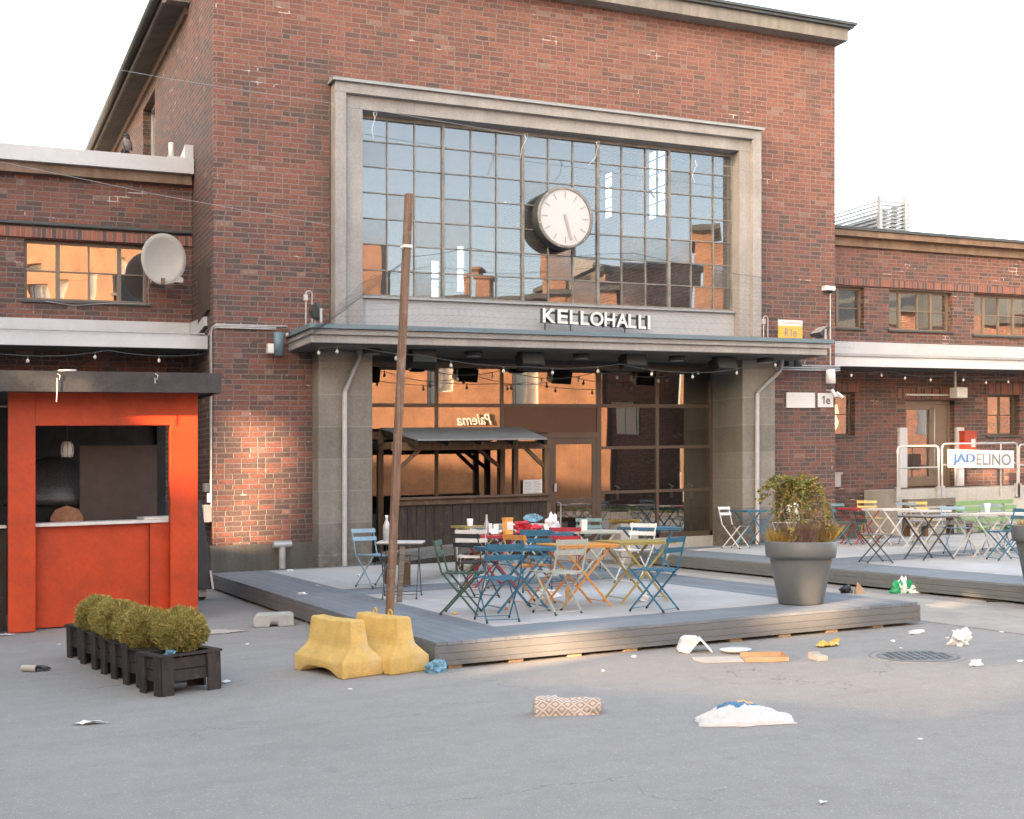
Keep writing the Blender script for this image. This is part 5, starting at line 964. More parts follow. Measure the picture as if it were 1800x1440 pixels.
# ============================================================ concrete lump, cardboard, cover
def lump(x, y, sx, sy, sz, rz, matn, name, lab, cat, seed=1, crumple=.25, h=0., n=3, group=None, flat=1.):
    """a crumpled or broken little body sitting on the ground"""
    import bmesh
    bm = bmesh.new(); bmesh.ops.create_icosphere(bm, subdivisions=n, radius=1)
    for v in bm.verts:
        p = v.co.copy(); q = Vector(tuple(math.copysign(abs(t) ** flat, t) for t in p)); d = mnoise.noise(q * 1.7 + Vector((seed * 7.1, seed, 0))) + .6 * abs(mnoise.noise(q * 4.3 + Vector((seed, 9, seed * 3.3)))) - .2
        q = q * (1 + crumple * d * 1.6); v.co = Vector((q.x * sx, q.y * sy, max(q.z, -.55) * sz))
    zmin = min(v.co.z for v in bm.verts); me = bpy.data.meshes.new(name); 
    for v in bm.verts: v.co.z -= zmin
    bm.to_mesh(me); bm.free(); me.materials.append(M[matn]); o = bpy.data.objects.new(name, me); COL.objects.link(o); o.location = (x, y, h + K * x); o.rotation_euler = (0, 0, rz); tag(o, lab, cat, group); return o
def sheet(x, y, pts, matn, name, lab, cat, rz=0., h=.004, crumple=.02, seed=1, group=None, mats=None, n=10):
    """a thin sheet lying on the ground: outline in metres, gently crumpled"""
    xs = [p[0] for p in pts]; ys = [p[1] for p in pts]; m = MB()
    def inside(a, b_):
        c_ = False; j = len(pts) - 1
        for i in range(len(pts)):
            if (pts[i][1] > b_) != (pts[j][1] > b_) and a < (pts[j][0] - pts[i][0]) * (b_ - pts[i][1]) / (pts[j][1] - pts[i][1]) + pts[i][0]: c_ = not c_
            j = i
        return c_
    x0, x1, y0, y1 = min(xs), max(xs), min(ys), max(ys); N1 = n * 2
    def P_(i, j): a = x0 + (x1 - x0) * i / N1; b_ = y0 + (y1 - y0) * j / n; return (a, b_, .003 + crumple * (abs(mnoise.noise(Vector((a * 9 + seed, b_ * 9, seed)))) + .5 * abs(mnoise.noise(Vector((a * 23, b_ * 23, seed))))))
    for i in range(N1):
        for j in range(n):
            if inside((P_(i, j)[0] + P_(i + 1, j)[0]) / 2, (P_(i, j)[1] + P_(i, j + 1)[1]) / 2):
                m.add([P_(i, j), P_(i + 1, j), P_(i + 1, j + 1), P_(i, j + 1)], [(0, 1, 2, 3)], 0 if mats is None else mats[1](P_(i, j)[0] / (x1 - x0), P_(i, j)[1] / (y1 - y0)), False)
    if not m.f: m.quad((x0, y0, .003), (x1, y0, .003), (x1, y1, .003), (x0, y1, .003))
    o = m.build(name, M[matn] if mats is None else mats[0], None, org=(0, 0, 0), shear=False); o.location = (x, y, h + K * x); o.rotation_euler = (0, 0, rz); tag(o, lab, cat, group); return o
def ell(a, b_, n=14, j=.12, seed=0):
    r = random.Random(seed); return [(a * math.cos(t) * (1 + r.uniform(-j, j)), b_ * math.sin(t) * (1 + r.uniform(-j, j))) for t in [2 * math.pi * i / n for i in range(n)]]
x, y = G(482, 1100); m = MB(); m.prism([(-.24, 0), (-.05, 0), (-.04, .06), (.04, .06), (.05, 0), (.24, 0), (.235, .13), (.19, .155), (-.2, .155), (-.24, .11)], 'y', -.14, .14); o = m.build('concrete_block', M['pale_concrete'], None, org=(0, 0, 0), shear=False, bevel=.015); o.location = (x, y, K * x); o.rotation_euler = (0, 0, head(0, 1) + R(10)); tag(o, 'broken pale concrete block with a notch between kiosk and deck', 'concrete block')
sheet(*G(365, 1112), [(-.45, -.16), (.2, -.2), (.48, .02), (.3, .14), (-.1, .22), (-.45, .2)], 'card_in', 'cardboard', 'flat pale cardboard sheet behind the front planter bush', 'cardboard', head(0, 1), crumple=.01)
cv = empty('manhole_cover', *G(1612, 1154), .0, head(0, 1), 'round slotted iron manhole cover set in a concrete ring', 'manhole cover')
MB().lathe([(.43, .001), (.43, .003), (.36, .005), (.36, .001)], n=48).build('ring', M['asphalt'], cv, local=True); m = MB(); m.lathe([(.355, .006), (.001, .009)], n=48); m.build('lid', plain('worn_iron', (.21, .205, .195), .7, var=.15, scale=8), cv, local=True); m = MB()
for i in range(-4, 5):
    for j in range(-2, 3):
        if (i * .065) ** 2 + (j * .1) ** 2 < .28 ** 2: m.box(i * .065 - .018, i * .065 + .018, j * .1 - .035, j * .1 + .035, .009, .0105)
m.build('slot', M['charcoal'], cv, local=True)
# ============================================================ planter boxes with clipped thuja
def bush_mesh(rx, ry, rz_, n, seed, ln=.045):
    r = random.Random(seed); m = MB()
    for i in range(n):
        u = r.uniform(-1, 1); t = r.uniform(0, 2 * math.pi); s = math.sqrt(1 - u * u); d = Vector((s * math.cos(t), s * math.sin(t), u)); rr = r.uniform(.45, 1) ** .45 * (1 + .14 * mnoise.noise(d * 2.4 + Vector((seed, 0, 0))) + .12 * mnoise.noise(d * 6 + Vector((0, seed, 0))))
        if u < -.55: rr *= .9
        p = Vector((d.x * rx, d.y * ry, d.z * rz_)) * rr; g_ = (d * .8 + Vector((r.uniform(-.6, .6), r.uniform(-.6, .6), r.uniform(-.1, .9)))).normalized(); l = ln * r.uniform(.6, 1.25); w_ = d.cross(g_)
        w_ = (w_ if w_.length > .05 else Vector((1, 0, 0))).normalized() * l * .13; q = p + g_ * l; sd2 = g_.cross(w_).normalized() * l * .35
        m.add([p - w_ * .5, p + w_ * .5, p + g_ * l * .55 + w_, q, p + g_ * l * .55 - w_], [(0, 1, 2, 3, 4)])
        for sg_ in (-1, 1): a = p + g_ * l * .35; m.add([a, a + g_ * l * .25, a + g_ * l * .5 + w_ * 1.9 * sg_ + sd2 * .4], [(0, 1, 2)])
    return m
BUSH = [bush_mesh(.27, .27, .25, 13000, 3, .04), bush_mesh(.30, .28, .27, 13000, 8, .04)]
_b = {}
def planter(x, y, rz, lab, bush=None, bs=1., bz=0., bx=0., stub=False):
    t = empty('planter_box', x, y, 0, rz, 'black-stained wooden planter box, ' + lab, 'planter', 'wooden planter boxes'); L_, Wd, H_ = .54, .37, .34     # local x = long side
    if 'p' not in _b:
        parts = []
        for sx in (-1, 1):
            for sy in (-1, 1):
                m = MB(); a = sx * L_ / 2; b_ = sy * Wd / 2; m.box(a - .011, a + .011, b_ - sy * .10, b_, 0, H_ - .02).box(a - sx * .011, a - sx * .115, b_ - .011, b_ + .011, 0, H_ - .02); parts.append(('leg', m, 'planter'))
        m = MB()
        for k in (0, 1):
            z0 = .11 + k * .10; m.box(-L_ / 2 + .015, L_ / 2 - .015, -Wd / 2 + .014, -Wd / 2 + .034, z0, z0 + .093).box(-L_ / 2 + .015, L_ / 2 - .015, Wd / 2 - .034, Wd / 2 - .014, z0, z0 + .093).box(-L_ / 2 + .014, -L_ / 2 + .034, -Wd / 2 + .035, Wd / 2 - .035, z0, z0 + .093).box(L_ / 2 - .034, L_ / 2 - .014, -Wd / 2 + .035, Wd / 2 - .035, z0, z0 + .093)
        parts.append(('side_board', m, 'planter'))
        m = MB(); m.box(-L_ / 2 - .02, L_ / 2 + .02, -Wd / 2 - .02, -Wd / 2 + .05, H_ - .019, H_).box(-L_ / 2 - .02, L_ / 2 + .02, Wd / 2 - .05, Wd / 2 + .02, H_ - .019, H_).box(-L_ / 2 - .02, -L_ / 2 + .06, -Wd / 2 + .05, Wd / 2 - .05, H_ - .019, H_).box(L_ / 2 - .06, L_ / 2 + .02, -Wd / 2 + .05, Wd / 2 - .05, H_ - .019, H_); parts.append(('top_rim', m, 'planter'))
        m = MB(); r = random.Random(2); m.box(-L_ / 2 + .04, L_ / 2 - .04, -Wd / 2 + .04, Wd / 2 - .04, .14, H_ - .07)
        for i in range(160): a, b_ = r.uniform(-.22, .22), r.uniform(-.13, .13); q = r.uniform(.006, .018); m.tube((a, b_, H_ - .075), (a + r.uniform(-.03, .03), b_ + r.uniform(-.03, .03), H_ - .06 + q), q * .5, 4)
        parts.append(('soil', m, 'soil')); _b['p'] = [m_.build(n_, M[mt], t, local=True) for n_, m_, mt in parts]
    else:
        for o in _b['p']: c = o.copy(); COL.objects.link(c); c.parent = t
    if bush is not None:
        bo = empty('thuja_bush', x, y, H_ - .07, 0, 'clipped thuja bush, its planter box ' + lab, 'bush', 'thuja bushes in the planter boxes')
        v = Matrix.Rotation(rz, 3, 'Z') @ Vector((bx, 0, 0)); bo.location = (x + v.x, y + v.y, H_ - .07 + K * x); bo.scale = (bs, bs, bs); bo.rotation_euler = (0, 0, bush * 1.3 + x * 5)
        k = ('b', bush % 2)
        if k not in _b: _b[k] = BUSH[bush % 2].build('foliage', M['thuja'], bo, local=True); _b[k].location = (0, 0, .29 + bz)
        else: c = _b[k].copy(); COL.objects.link(c); c.parent = bo; c.location = (0, 0, .29 + bz)
        MB().tube((0, 0, 0), (.02, .01, .25), .012, 6).tube((0, 0, 0), (-.05, .02, .2), .007, 6).build('stem', M['bark'], bo, local=True)
    if stub or bush is None:
        r = random.Random(int(x * 100)); m = MB()
        for i in range(4): a = r.uniform(-.22, -.05); m.tube((a, r.uniform(-.08, .08), H_ - .08), (a + r.uniform(-.05, .05), 0, H_ + r.uniform(.03, .14)), .004, 5)
        m.build('dry_stem', M['bark'], t, local=True)
    return t
rzp = R(16.7); ax = Vector((math.cos(rzp), math.sin(rzp))); bxv = Vector((-ax.y, ax.x))
def px_of(x, y): return 900 + F * (x * C - y * S) / (x * S + y * C)
for i, (yy, lab, bu, s, tx) in enumerate(((10.35, 'nearest and whole, in front of the row', 0, .78, 318), (10.87, 'second from the front', 1, .72, 252), (11.27, 'third from the front', 0, .62, 232), (11.62, 'fourth from the front', 1, .72, 202), (11.97, 'fifth from the front', 0, .68, 186), (12.42, 'sixth from the front, almost hidden', 1, .70, 170), (12.98, 'furthest back, against the kiosk', None, 1, 0))):
    c_ = Vector((1.65 - .13 * (yy - 10.35), yy)) + ax * .27 + bxv * .185; q = c_ + ax * .2; bx_ = .2 * (tx - px_of(*c_)) / (px_of(*q) - px_of(*c_)) if tx else 0
    planter(c_.x, c_.y, rzp, lab, bu, s, 0, max(-.17, min(.15, bx_)), stub=i in (4, 5))
c_ = lump(1.65 + ax.x * .13 + bxv.x * .08, 10.35 + ax.y * .13 + bxv.y * .08, .07, .04, .03, 1, 'blue_foil', 'crisp_packet', 'shiny crumpled packet lying in the soil of the front planter', 'packet', 5, .5, h=.32)
# ============================================================ big pot with a weeping tree
def bigpot(x, y, lab, s=1.):
    t = empty('plant_pot', x, y, DH, 0, lab, 'plant pot', 'big grey plant pots'); t.location.z = DH + K * x; t.scale = (s, s, s)
    MB().lathe([(.001, 0), (.255, 0), (.265, .012), (.365, .53), (.365, .55), (.408, .555), (.418, .60), (.425, .735), (.415, .75), (.39, .75), (.38, .70), (.36, .66), (.001, .66)], n=72).build('pot', M['pot'], t, local=True)
    MB().lathe([(.001, .675), (.2, .68), (.37, .665)], n=32).build('soil', M['soil'], t, local=True); return t
px_, py_ = G(1413, 1066, DH)
PX, PY = px_ + .17, py_ + .27; bigpot(PX, PY, 'big grey pot with a weeping little tree at the front corner of the deck', .93)
wt_ = empty('weeping_tree', PX, PY, DH + .62, 0, 'small weeping tree with drooping catkins in the big grey pot', 'tree')
r = random.Random(11); tk = MB(); tk.path([(.0, 0, 0), (.012, .0, .25), (0, 0, .5), (.01, 0, .62), (.04, 0, .7)], .014, 8); lf = MB(); ct = MB(); brn = MB()
def leaf(m, p, g_, l, w_):
    s_ = g_.cross(Vector((r.uniform(-1, 1), r.uniform(-1, 1), r.uniform(-1, 1)))).normalized() * w_; m.add([p, p + g_ * l * .45 + s_, p + g_ * l, p + g_ * l * .45 - s_], [(0, 1, 2, 3)])
for i in range(44):
    a = r.uniform(0, 2 * math.pi); rad = r.uniform(.14, .36) ; z0 = r.uniform(.58, .74); top = z0 + r.uniform(.02, .10); drop = r.uniform(.3, .85) * (.6 + rad); 
    if i < 4: a = math.pi + r.uniform(-.5, .3); rad = .46; drop = .12
    pts = []; d = Vector((math.cos(a), math.sin(a), 0)); 
    for k in range(10): t = k / 9; pts.append(Vector((0, 0, 0)) + d * rad * (math.sin(t * math.pi * .5) ** .8) + Vector((r.uniform(-.01, .01), r.uniform(-.01, .01), z0 + (top - z0) * math.sin(min(1, t * 2.5) * math.pi / 2) * 1. - drop * max(0, t - .25) ** 1.5 * 1.5)))
    brn.path(pts, .0028, 4)
    for k in range(2, 10):
        p = pts[k]
        for q in range(7 if i % 3 else 4): leaf(ct, p + Vector((r.uniform(-.022, .022), r.uniform(-.022, .022), r.uniform(-.03, .02))), Vector((r.uniform(-.7, .7), r.uniform(-.7, .7), r.uniform(-.9, .4))).normalized(), .028, .012)
        for q in range(3 if i % 3 else 8): leaf(lf, p + Vector((r.uniform(-.03, .03), r.uniform(-.03, .03), r.uniform(-.02, .03))), Vector((r.uniform(-1, 1), r.uniform(-1, 1), r.uniform(-.4, .5))).normalized(), .046, .015)
tk.build('trunk', M['bark'], wt_, local=True); brn.build('branch', M['bark'], wt_, local=True); lf.build('leaves', M['leaf'], wt_, local=True); ct.build('catkins', M['catkin'], wt_, local=True)
def tuft(x, y, h0, R0, n, hl, matn, name, lab, cat, cxx=0., spread=.35, seed=1, th=.0025):
    r = random.Random(seed); m = MB()
    for i in range(n):
        a = r.uniform(0, 2 * math.pi); q = R0 * math.sqrt(r.random()); p = Vector((cxx + q * math.cos(a), q * math.sin(a) * .9, 0)); d = Vector((math.cos(a) * spread * q / R0 + r.uniform(-.2, .2), math.sin(a) * spread + r.uniform(-.2, .2), 1)).normalized(); l = hl * r.uniform(.5, 1.1); s_ = d.cross(Vector((r.uniform(-1, 1), r.uniform(-1, 1), 0))).normalized() * th
        e_ = p + d * l * .6; t_ = p + d * l + Vector((math.cos(a) * .2, math.sin(a) * .2, -.1)) * l * spread; m.add([p - s_, p + s_, e_ + s_ * .8, t_, e_ - s_ * .8], [(0, 1, 2, 3, 4)])
        if matn == 'heather' or th > .004:
            for k in range(4): u = p + d * l * (.35 + .16 * k); v = Vector((r.uniform(-1, 1), r.uniform(-1, 1), r.uniform(.2, 1))).normalized() * .016; m.add([u, u + v + s_, u + v - s_], [(0, 1, 2)])
    o = m.build(name, M[matn], None, org=(0, 0, 0), shear=False); o.location = (x, y, h0 + K * x); return tag(o, lab, cat)
tuft(PX, PY, DH + .655, .19, 1300, .26, 'heather', 'heather_plant', 'faded pink heather in the middle of the big grey pot', 'plant', .02, seed=3)
tuft(PX + .21, PY - .07, DH + .655, .14, 1100, .27, 'drygrass', 'dry_grass_tuft', 'golden dry grass at the right side of the big grey pot', 'plant', .0, .45, seed=4)
tuft(PX - .22, PY + .07, DH + .655, .12, 700, .2, 'drygrass', 'dry_grass_tuft', 'thin dry grass at the left rim of the big grey pot', 'plant', .0, .4, seed=6)
x, y = G(1805, 1035, DH); bigpot(x + .36, y + .0, 'big dark grey pot cut off by the right picture edge', 1.)
tuft(x + .2, y, DH + .67, .2, 700, .2, 'drygrass', 'dry_grass_tuft', 'dry brown grass in the pot at the right picture edge', 'plant', 0, .45, seed=9)
# square pot by the glass
x, y = G(1098, 972, .2); sp = empty('square_planter', x, y, 0, 0, 'pale square tapered planter with dried heather beside the glass door', 'planter'); sp.location.z = .0 + K * x
SZ = .20; zt = .78; m = MB(); m.add([(-SZ * .8, -SZ * .8, 0), (SZ * .8, -SZ * .8, 0), (SZ * .8, SZ * .8, 0), (-SZ * .8, SZ * .8, 0), (-SZ * 1.05, -SZ * 1.05, zt), (SZ * 1.05, -SZ * 1.05, zt), (SZ * 1.05, SZ * 1.05, zt), (-SZ * 1.05, SZ * 1.05, zt), (-SZ * .9, -SZ * .9, zt), (SZ * .9, -SZ * .9, zt), (SZ * .9, SZ * .9, zt), (-SZ * .9, SZ * .9, zt), (-SZ * .9, -SZ * .9, zt - .05), (SZ * .9, -SZ * .9, zt - .05), (SZ * .9, SZ * .9, zt - .05), (-SZ * .9, SZ * .9, zt - .05)],
  [(3, 2, 1, 0), (0, 1, 5, 4), (1, 2, 6, 5), (2, 3, 7, 6), (3, 0, 4, 7), (4, 5, 9, 8), (5, 6, 10, 9), (6, 7, 11, 10), (7, 4, 8, 11), (8, 9, 13, 12), (9, 10, 14, 13), (10, 11, 15, 14), (11, 8, 12, 15), (12, 13, 14, 15)]); m.build('body', M['beton_pot'], sp, local=True)
tuft(x, y, zt - .05, .19, 1300, .17, 'catkin', 'dried_plant', 'dried brown bushy plant in the pale square planter', 'plant', 0, 1., seed=14, th=.005)
# ============================================================ things on the tables
TZ = DH + .006 + .71
def on(px, py, hz=TZ + .245 * 0): return G(px, py, TZ)
def cup(x, y, lab, r0=.03, r1=.04, h=.10, mt='paper', z=TZ, nm='paper_cup', cat='cup'):
    m = MB(); m.lathe([(.001, 0), (r0, 0), (r1, h), (r1 - .003, h), (r0 - .003, .006), (.001, .006)], n=18); o = m.build(nm, M[mt], None, org=(0, 0, 0), shear=False); o.location = (x, y, z + K * x); return tag(o, lab, cat)
cup(7.72, 18.15, 'short white cup on the olive table in front of the bar', .045, .05, .12)
o = MB().lathe([(.001, 0), (.07, 0), (.1, .012), (.001, .006)], n=24).build('saucer', M['offwhite'], None, org=(0, 0, 0), shear=False); o.location = (7.72, 18.15, TZ - .0 + K * 7.72); tag(o, 'white plate under the short white cup', 'plate'); 
X_, Y_ = G(1742, 899, TZ); cup(7.0 * 0 + 21.0 if False else G(1718, 980, DH)[0] + .22, G(1718, 980, DH)[1], 'tall white paper cup on the pale table of the far terrace', .035, .05, .16)
m = MB(); m.lathe([(.001, 0), (.045, 0), (.047, .18), (.03, .24), (.016, .27), (.016, .30)], n=18); o = m.build('water_bottle', M['galv'], None, org=(0, 0, 0), shear=False); o.location = (5.12, 14.72, TZ + K * 5.1); tag(o, 'tall clear water bottle on the narrow table by the pole', 'bottle'); c2 = MB().lathe([(.018, .30), (.018, .33), (.001, .33)], n=12).build('cap', M['white'], o, local=True)
def onT(x, y, o): o.location = (x, y, TZ + K * x); return o
m = MB(); m.box(-.055, .055, -.05, .05, 0, .20).box(-.062, .062, -.056, .056, .201, .225); o = onT(6.98, 15.1, m.build('food_tub', M['orange_foil'], None, org=(0, 0, 0), shear=False)); tag(o, 'orange and white food carton standing beside the red bag', 'carton'); MB().box(-.03, .057, -.053, -.051, .06, .17).build('label', M['paper'], o, local=True)
lump(7.28, 15.15, .17, .10, .09, .2, 'red_foil', 'snack_bag', 'crumpled red and white plastic bag on the second table row', 'bag', 3, .55, h=TZ, n=4)
q = sheet(7.40, 15.2, ell(.13, .06), 'blue_foil', 'foil_wrapper', 'torn blue and white foil sticking up behind the red bag', 'wrapper', 0, TZ, .05, 4); q.rotation_euler = (R(70), 0, -.3); q.location.z += .20
lump(7.66, 15.15, .11, .08, .14, 0, 'paper', 'paper_bag', 'crumpled white paper bag standing right of the red bag', 'bag', 9, .4, h=TZ, n=4)
m = MB().box(-.045, .045, -.03, .03, 0, .15); o = onT(8.22, 15.25, m.build('card_holder', M['card_in'], None, org=(0, 0, 0), shear=False)); tag(o, 'small speckled card stand on the pale sage table', 'menu stand'); MB().box(-.045, .045, -.032, -.031, .0, .15).build('print', M['sign_white'], o, local=True)
for i, (dx, dy, lab) in enumerate(((-.22, .03, 'small frosted plastic cup on the red table, left'), (-.04, -.12, 'tall clear glass bottle at the front edge of the red table'), (.06, .03, 'crumpled napkin pile with cups on the red table'))):
    if i == 0: cup(6.72 + dx, 15.15 + dy, lab, .035, .045, .09, 'galv')
    elif i == 1: m = MB(); m.lathe([(.001, 0), (.032, 0), (.034, .15), (.014, .22), (.014, .28)], n=16); o = onT(6.62, 15.0, m.build('glass_bottle', M['galv'], None, org=(0, 0, 0), shear=False)); tag(o, lab, 'bottle')
    else: lump(6.80, 15.18, .12, .08, .06, 0, 'paper', 'napkin_pile', lab, 'napkin', 7, .6, h=TZ)
cup(6.86, 15.22, 'white paper cup standing in the napkins on the red table', .03, .036, .14); cup(6.78, 15.26, 'second white paper cup just left of the other in the napkins', .03, .036, .15)
m = MB().tube((0, 0, 0), (.0, 0, .11), .03, 14).tube((0, 0, .11), (0, 0, .19), .03, 14, r2=.01); o = m.build('small_bottle', M['orange_foil'], None, org=(0, 0, 0), shear=False); x, y = G(998, 1056, DH); o.location = (x, y, DH + .006 + K * x); tag(o, 'small amber bottle standing on the deck under the orange table', 'bottle')
DD = DH + .007
lump(*G(965, 1052, DH), .16, .08, .07, .3, 'paper', 'crumpled_paper', 'crumpled white paper on the deck under the blue table', 'paper', 12, .5, h=DD)
lump(*G(799, 1081, DH), .035, .022, .018, 1, 'orange_foil', 'bottle_cork', 'orange scrap beside the foot of the green chair', 'scrap', 2, .2, h=DD)
lump(*G(890, 1073, DH), .022, .022, .02, 1, 'card', 'card_scrap', 'tiny brown scrap under the blue table', 'scrap', 4, .3, h=DD)
lump(*G(1131, 1057, DH), .07, .05, .07, 1, 'paper', 'torn_paper_cup', 'torn white cup under the right deep blue chair', 'cup', 21, .5, h=DD)
lump(*G(532, 1045, DH), .06, .05, .015, 0, 'paper', 'crumpled_paper', 'small white crumpled paper at the left edge of the deck', 'paper', 31, .8, h=DH)
lump(*G(510, 1004, DH), .05, .04, .015, 0, 'paper', 'crumpled_paper', 'white scrap at the back left corner of the far pale panel', 'paper', 32, .8, h=DH)
lump(*G(558, 1030, DH), .035, .03, .008, 0, 'card_in', 'scrap', 'small grey scrap on the left boards of the deck', 'scrap', 33, .6, h=DH)
lump(*G(630, 1013, DH), .03, .03, .015, 0, 'paper', 'scrap', 'small pale scrap on the far pale panel', 'scrap', 34, .6, h=DD)
lump(*G(1523, 1064, .0), .12, .08, .035, .4, 'leaf', 'plant_scrap', 'green torn plant bit on the ground by the deck corner', 'plant scrap', 35, .9, h=0)
# ============================================================ litter on the ground
def GL(px, py): return G(px, py)
# patterned wrap
x, y = GL(997, 1254); wr = empty('patterned_wrap', x, y, 0, head(0, 1) + R(2), 'brown and white diamond-patterned paper packet lying on the asphalt', 'packet')
n = NT('diamond_paper'); ox, oy, oz = n.xyz(n.obj()); u = n.m('MULTIPLY', n.m('ADD', ox, 5.), 11.); v = n.m('MULTIPLY', n.m('ADD', n.m('ADD', oy, oz), 5.), 11.)
dd2 = n.m('ADD', n.m('ABSOLUTE', n.m('SUBTRACT', n.m('FRACT', u), .5)), n.m('ABSOLUTE', n.m('SUBTRACT', n.m('FRACT', v), .5))); ring = n.m('GREATER_THAN', n.m('FRACT', n.m('MULTIPLY', dd2, 2.6)), .5)
n.col(n.mix(n.m('MULTIPLY', ring, .62), (.60, .54, .48), (.20, .09, .055))); n.set(.8); n.bump(n.noise(18., n.obj(), 4), .6, .01); pmn = n.mat
m = MB(); pr_ = [(-.09, 0), (.09, 0), (.095, .05), (.075, .10), (.0, .125), (-.07, .105), (-.095, .05)]
secs = [-.245, -.23, -.12, 0, .1, .22, .245]; vs = []; rr_ = random.Random(5)
for i, s in enumerate(secs): k = .82 if i in (0, 6) else 1; vs += [(s, a * k + rr_.uniform(-.012, .012), b_ * k + (rr_.uniform(-.018, .012) if b_ > .02 else 0)) for a, b_ in pr_]
kk_ = len(pr_); fs = [(j * kk_ + i, j * kk_ + (i + 1) % kk_, (j + 1) * kk_ + (i + 1) % kk_, (j + 1) * kk_ + i) for j in range(6) for i in range(kk_)] + [tuple(range(kk_))[::-1], tuple(range(6 * kk_, 7 * kk_))]
m.add(vs, fs); m.build('body', pmn, wr, local=True); lump(0, 0, .02, .055, .05, 0, 'card', 'fold', None, None, 3, .5); f_ = bpy.data.objects['fold']; f_.parent = wr; f_.location = (.235, 0, .01)
# white carrier bag
x, y = GL(1310, 1268); bgx = empty('carrier_bag', x, y, 0, head(0, 1) - R(4), 'big crumpled white plastic carrier bag with a blue and orange print', 'bag')
NX, NY = 64, 30; m = MB()
def rid(a, b_, q): return 1 - abs(2 * mnoise.noise(Vector((a, b_, q))))
def bagz(a, b_):
    e = max(0, 1 - a ** 4) ** .6 * max(0, 1 - b_ ** 4) ** .6; return e * (.018 + .068 * max(0, 1 - ((a + .1) / .8) ** 2) * max(0, 1 - ((b_ - .62) / 1.25) ** 2) + .030 * rid(a * 1.7, b_ * 1.3, 1.) + .016 * rid(a * 4.2 + b_ * 2, b_ * 3.1, 5.) + .008 * rid(a * 9, b_ * 8 + a * 4, 8.))
def bagp(i, j):
    a, b_ = -1 + 2 * i / NX, -1 + 2 * j / NY; ex = 1 + .10 * mnoise.noise(Vector((b_ * 3.1, a * .6, 5))); ey = 1 - .30 * max(0, a) ** 2 - .12 * max(0, -a) ** 2 + .16 * mnoise.noise(Vector((a * 3.3, b_ * .5, 2)))
    return (a * .335 * ex, b_ * .185 * ey + .03 * a, bagz(a, b_) + .003)
vs = [bagp(i, j) for i in range(NX + 1) for j in range(NY + 1)]; fs = [(i * (NY + 1) + j, (i + 1) * (NY + 1) + j, (i + 1) * (NY + 1) + j + 1, i * (NY + 1) + j + 1) for i in range(NX) for j in range(NY)]
m.add(vs, fs, 0, False)
for q, f_ in enumerate(fs):
    i, j = q // NY, q % NY; a, b_ = -1 + 2 * (i + .5) / NX, -1 + 2 * (j + .5) / NY
    if -.55 < a < .30 and -.05 < b_ < .72 and b_ > -.05 + abs(a + .1) * .8: m.m[q] = 2 if ((a + .02) ** 2 / .06 + (b_ - .5) ** 2 / .05 < 1) else 1
m.build('body', [plain('white_plastic_film', (.62, .61, .60), .55, var=.04, scale=10, bump=.2, bd=.004), plain('blue_print', (.06, .17, .32), .5), M['orange_foil']], bgx, local=True)
# takeaway box, plate, pizza box, packets
x, y = GL(1216, 1146); tk_ = empty('takeaway_box', x, y, 0, head(0, 1) - R(3), 'open white foam takeaway box lying face down by the deck', 'takeaway box'); 
m = MB(); m.prism([(-.14, .02), (-.10, .13), (-.06, .15), (.05, .145), (.08, .125), (-.03, .0), (-.07, .0)], 'y', -.1, .12); m.build('base', M['paper'], tk_, local=True, bevel=.008); m = MB(); m.add([(.075, -.1, .135), (.19, -.1, .01), (.2, .12, .01), (.085, .12, .14), (.07, -.1, .128), (.182, -.1, .003), (.19, .12, .003), (.08, .12, .132)], [(0, 1, 2, 3), (7, 6, 5, 4), (0, 4, 5, 1), (1, 5, 6, 2), (2, 6, 7, 3), (3, 7, 4, 0)]); m.build('lid', M['paper'], tk_, local=True)
m = MB(); m.lathe([(.001, .006), (.11, .01), (.15, .03), (.152, .034), (.11, .016), (.001, .011)], n=32); o = m.build('paper_plate', M['paper'], None, org=(0, 0, 0), shear=False); x, y = GL(1293, 1147); o.location = (x, y, .0 + K * x); tag(o, 'white paper plate behind the open pizza box', 'plate')
x, y = GL(1300, 1160); pz = empty('pizza_box', x, y, 0, head(0, 1) - R(2), 'open flattened brown cardboard pizza box near the deck', 'pizza box')
m = MB(); m.prism([(-.42, -.02), (-.34, -.17), (.02, -.17), (.02, .17), (-.42, .17)], 'z', .004, .009); m.build('lid', M['card_in'], pz, local=True); m = MB(); m.box(.03, .42, -.165, .165, .004, .010).box(.03, .42, -.17, -.164, .004, .045).box(.03, .42, .164, .17, .004, .045).box(.414, .42, -.163, .163, .004, .045); m.build('tray', M['card'], pz, local=True)
sheet(*GL(1457, 1134), ell(.21, .09, 12, .3, 3), 'yel_foil', 'crisp_bag', 'flattened yellow-orange crisp bag near the deck', 'bag', .5, .003, .06, 3)
x, y = GL(1440, 1160); m = MB().box(-.10, .08, -.05, .05, .0, .045).box(-.12, -.085, -.055, .055, .0, .06); o = m.build('cigarette_carton', M['card_in'], None, org=(0, 0, 0), shear=False, bevel=.005); o.location = (x, y, K * x); o.rotation_euler = (0, 0, head(.97, .2)); tag(o, 'crushed small white and grey carton lying right of the pizza box', 'carton')
lump(*GL(1611, 1113), .12, .06, .02, .2, 'paper', 'crumpled_paper', 'flat white paper between the deck corner and the manhole cover', 'paper', 41, .5)
lump(*GL(1688, 1133), .10, .09, .085, .5, 'paper', 'crumpled_paper', 'big white paper ball right of the manhole cover', 'paper', 42, .6, n=4)
lump(*GL(1716, 1169), .08, .05, .035, .6, 'paper', 'crumpled_paper', 'small white paper right and below the manhole cover', 'paper', 43, .5)
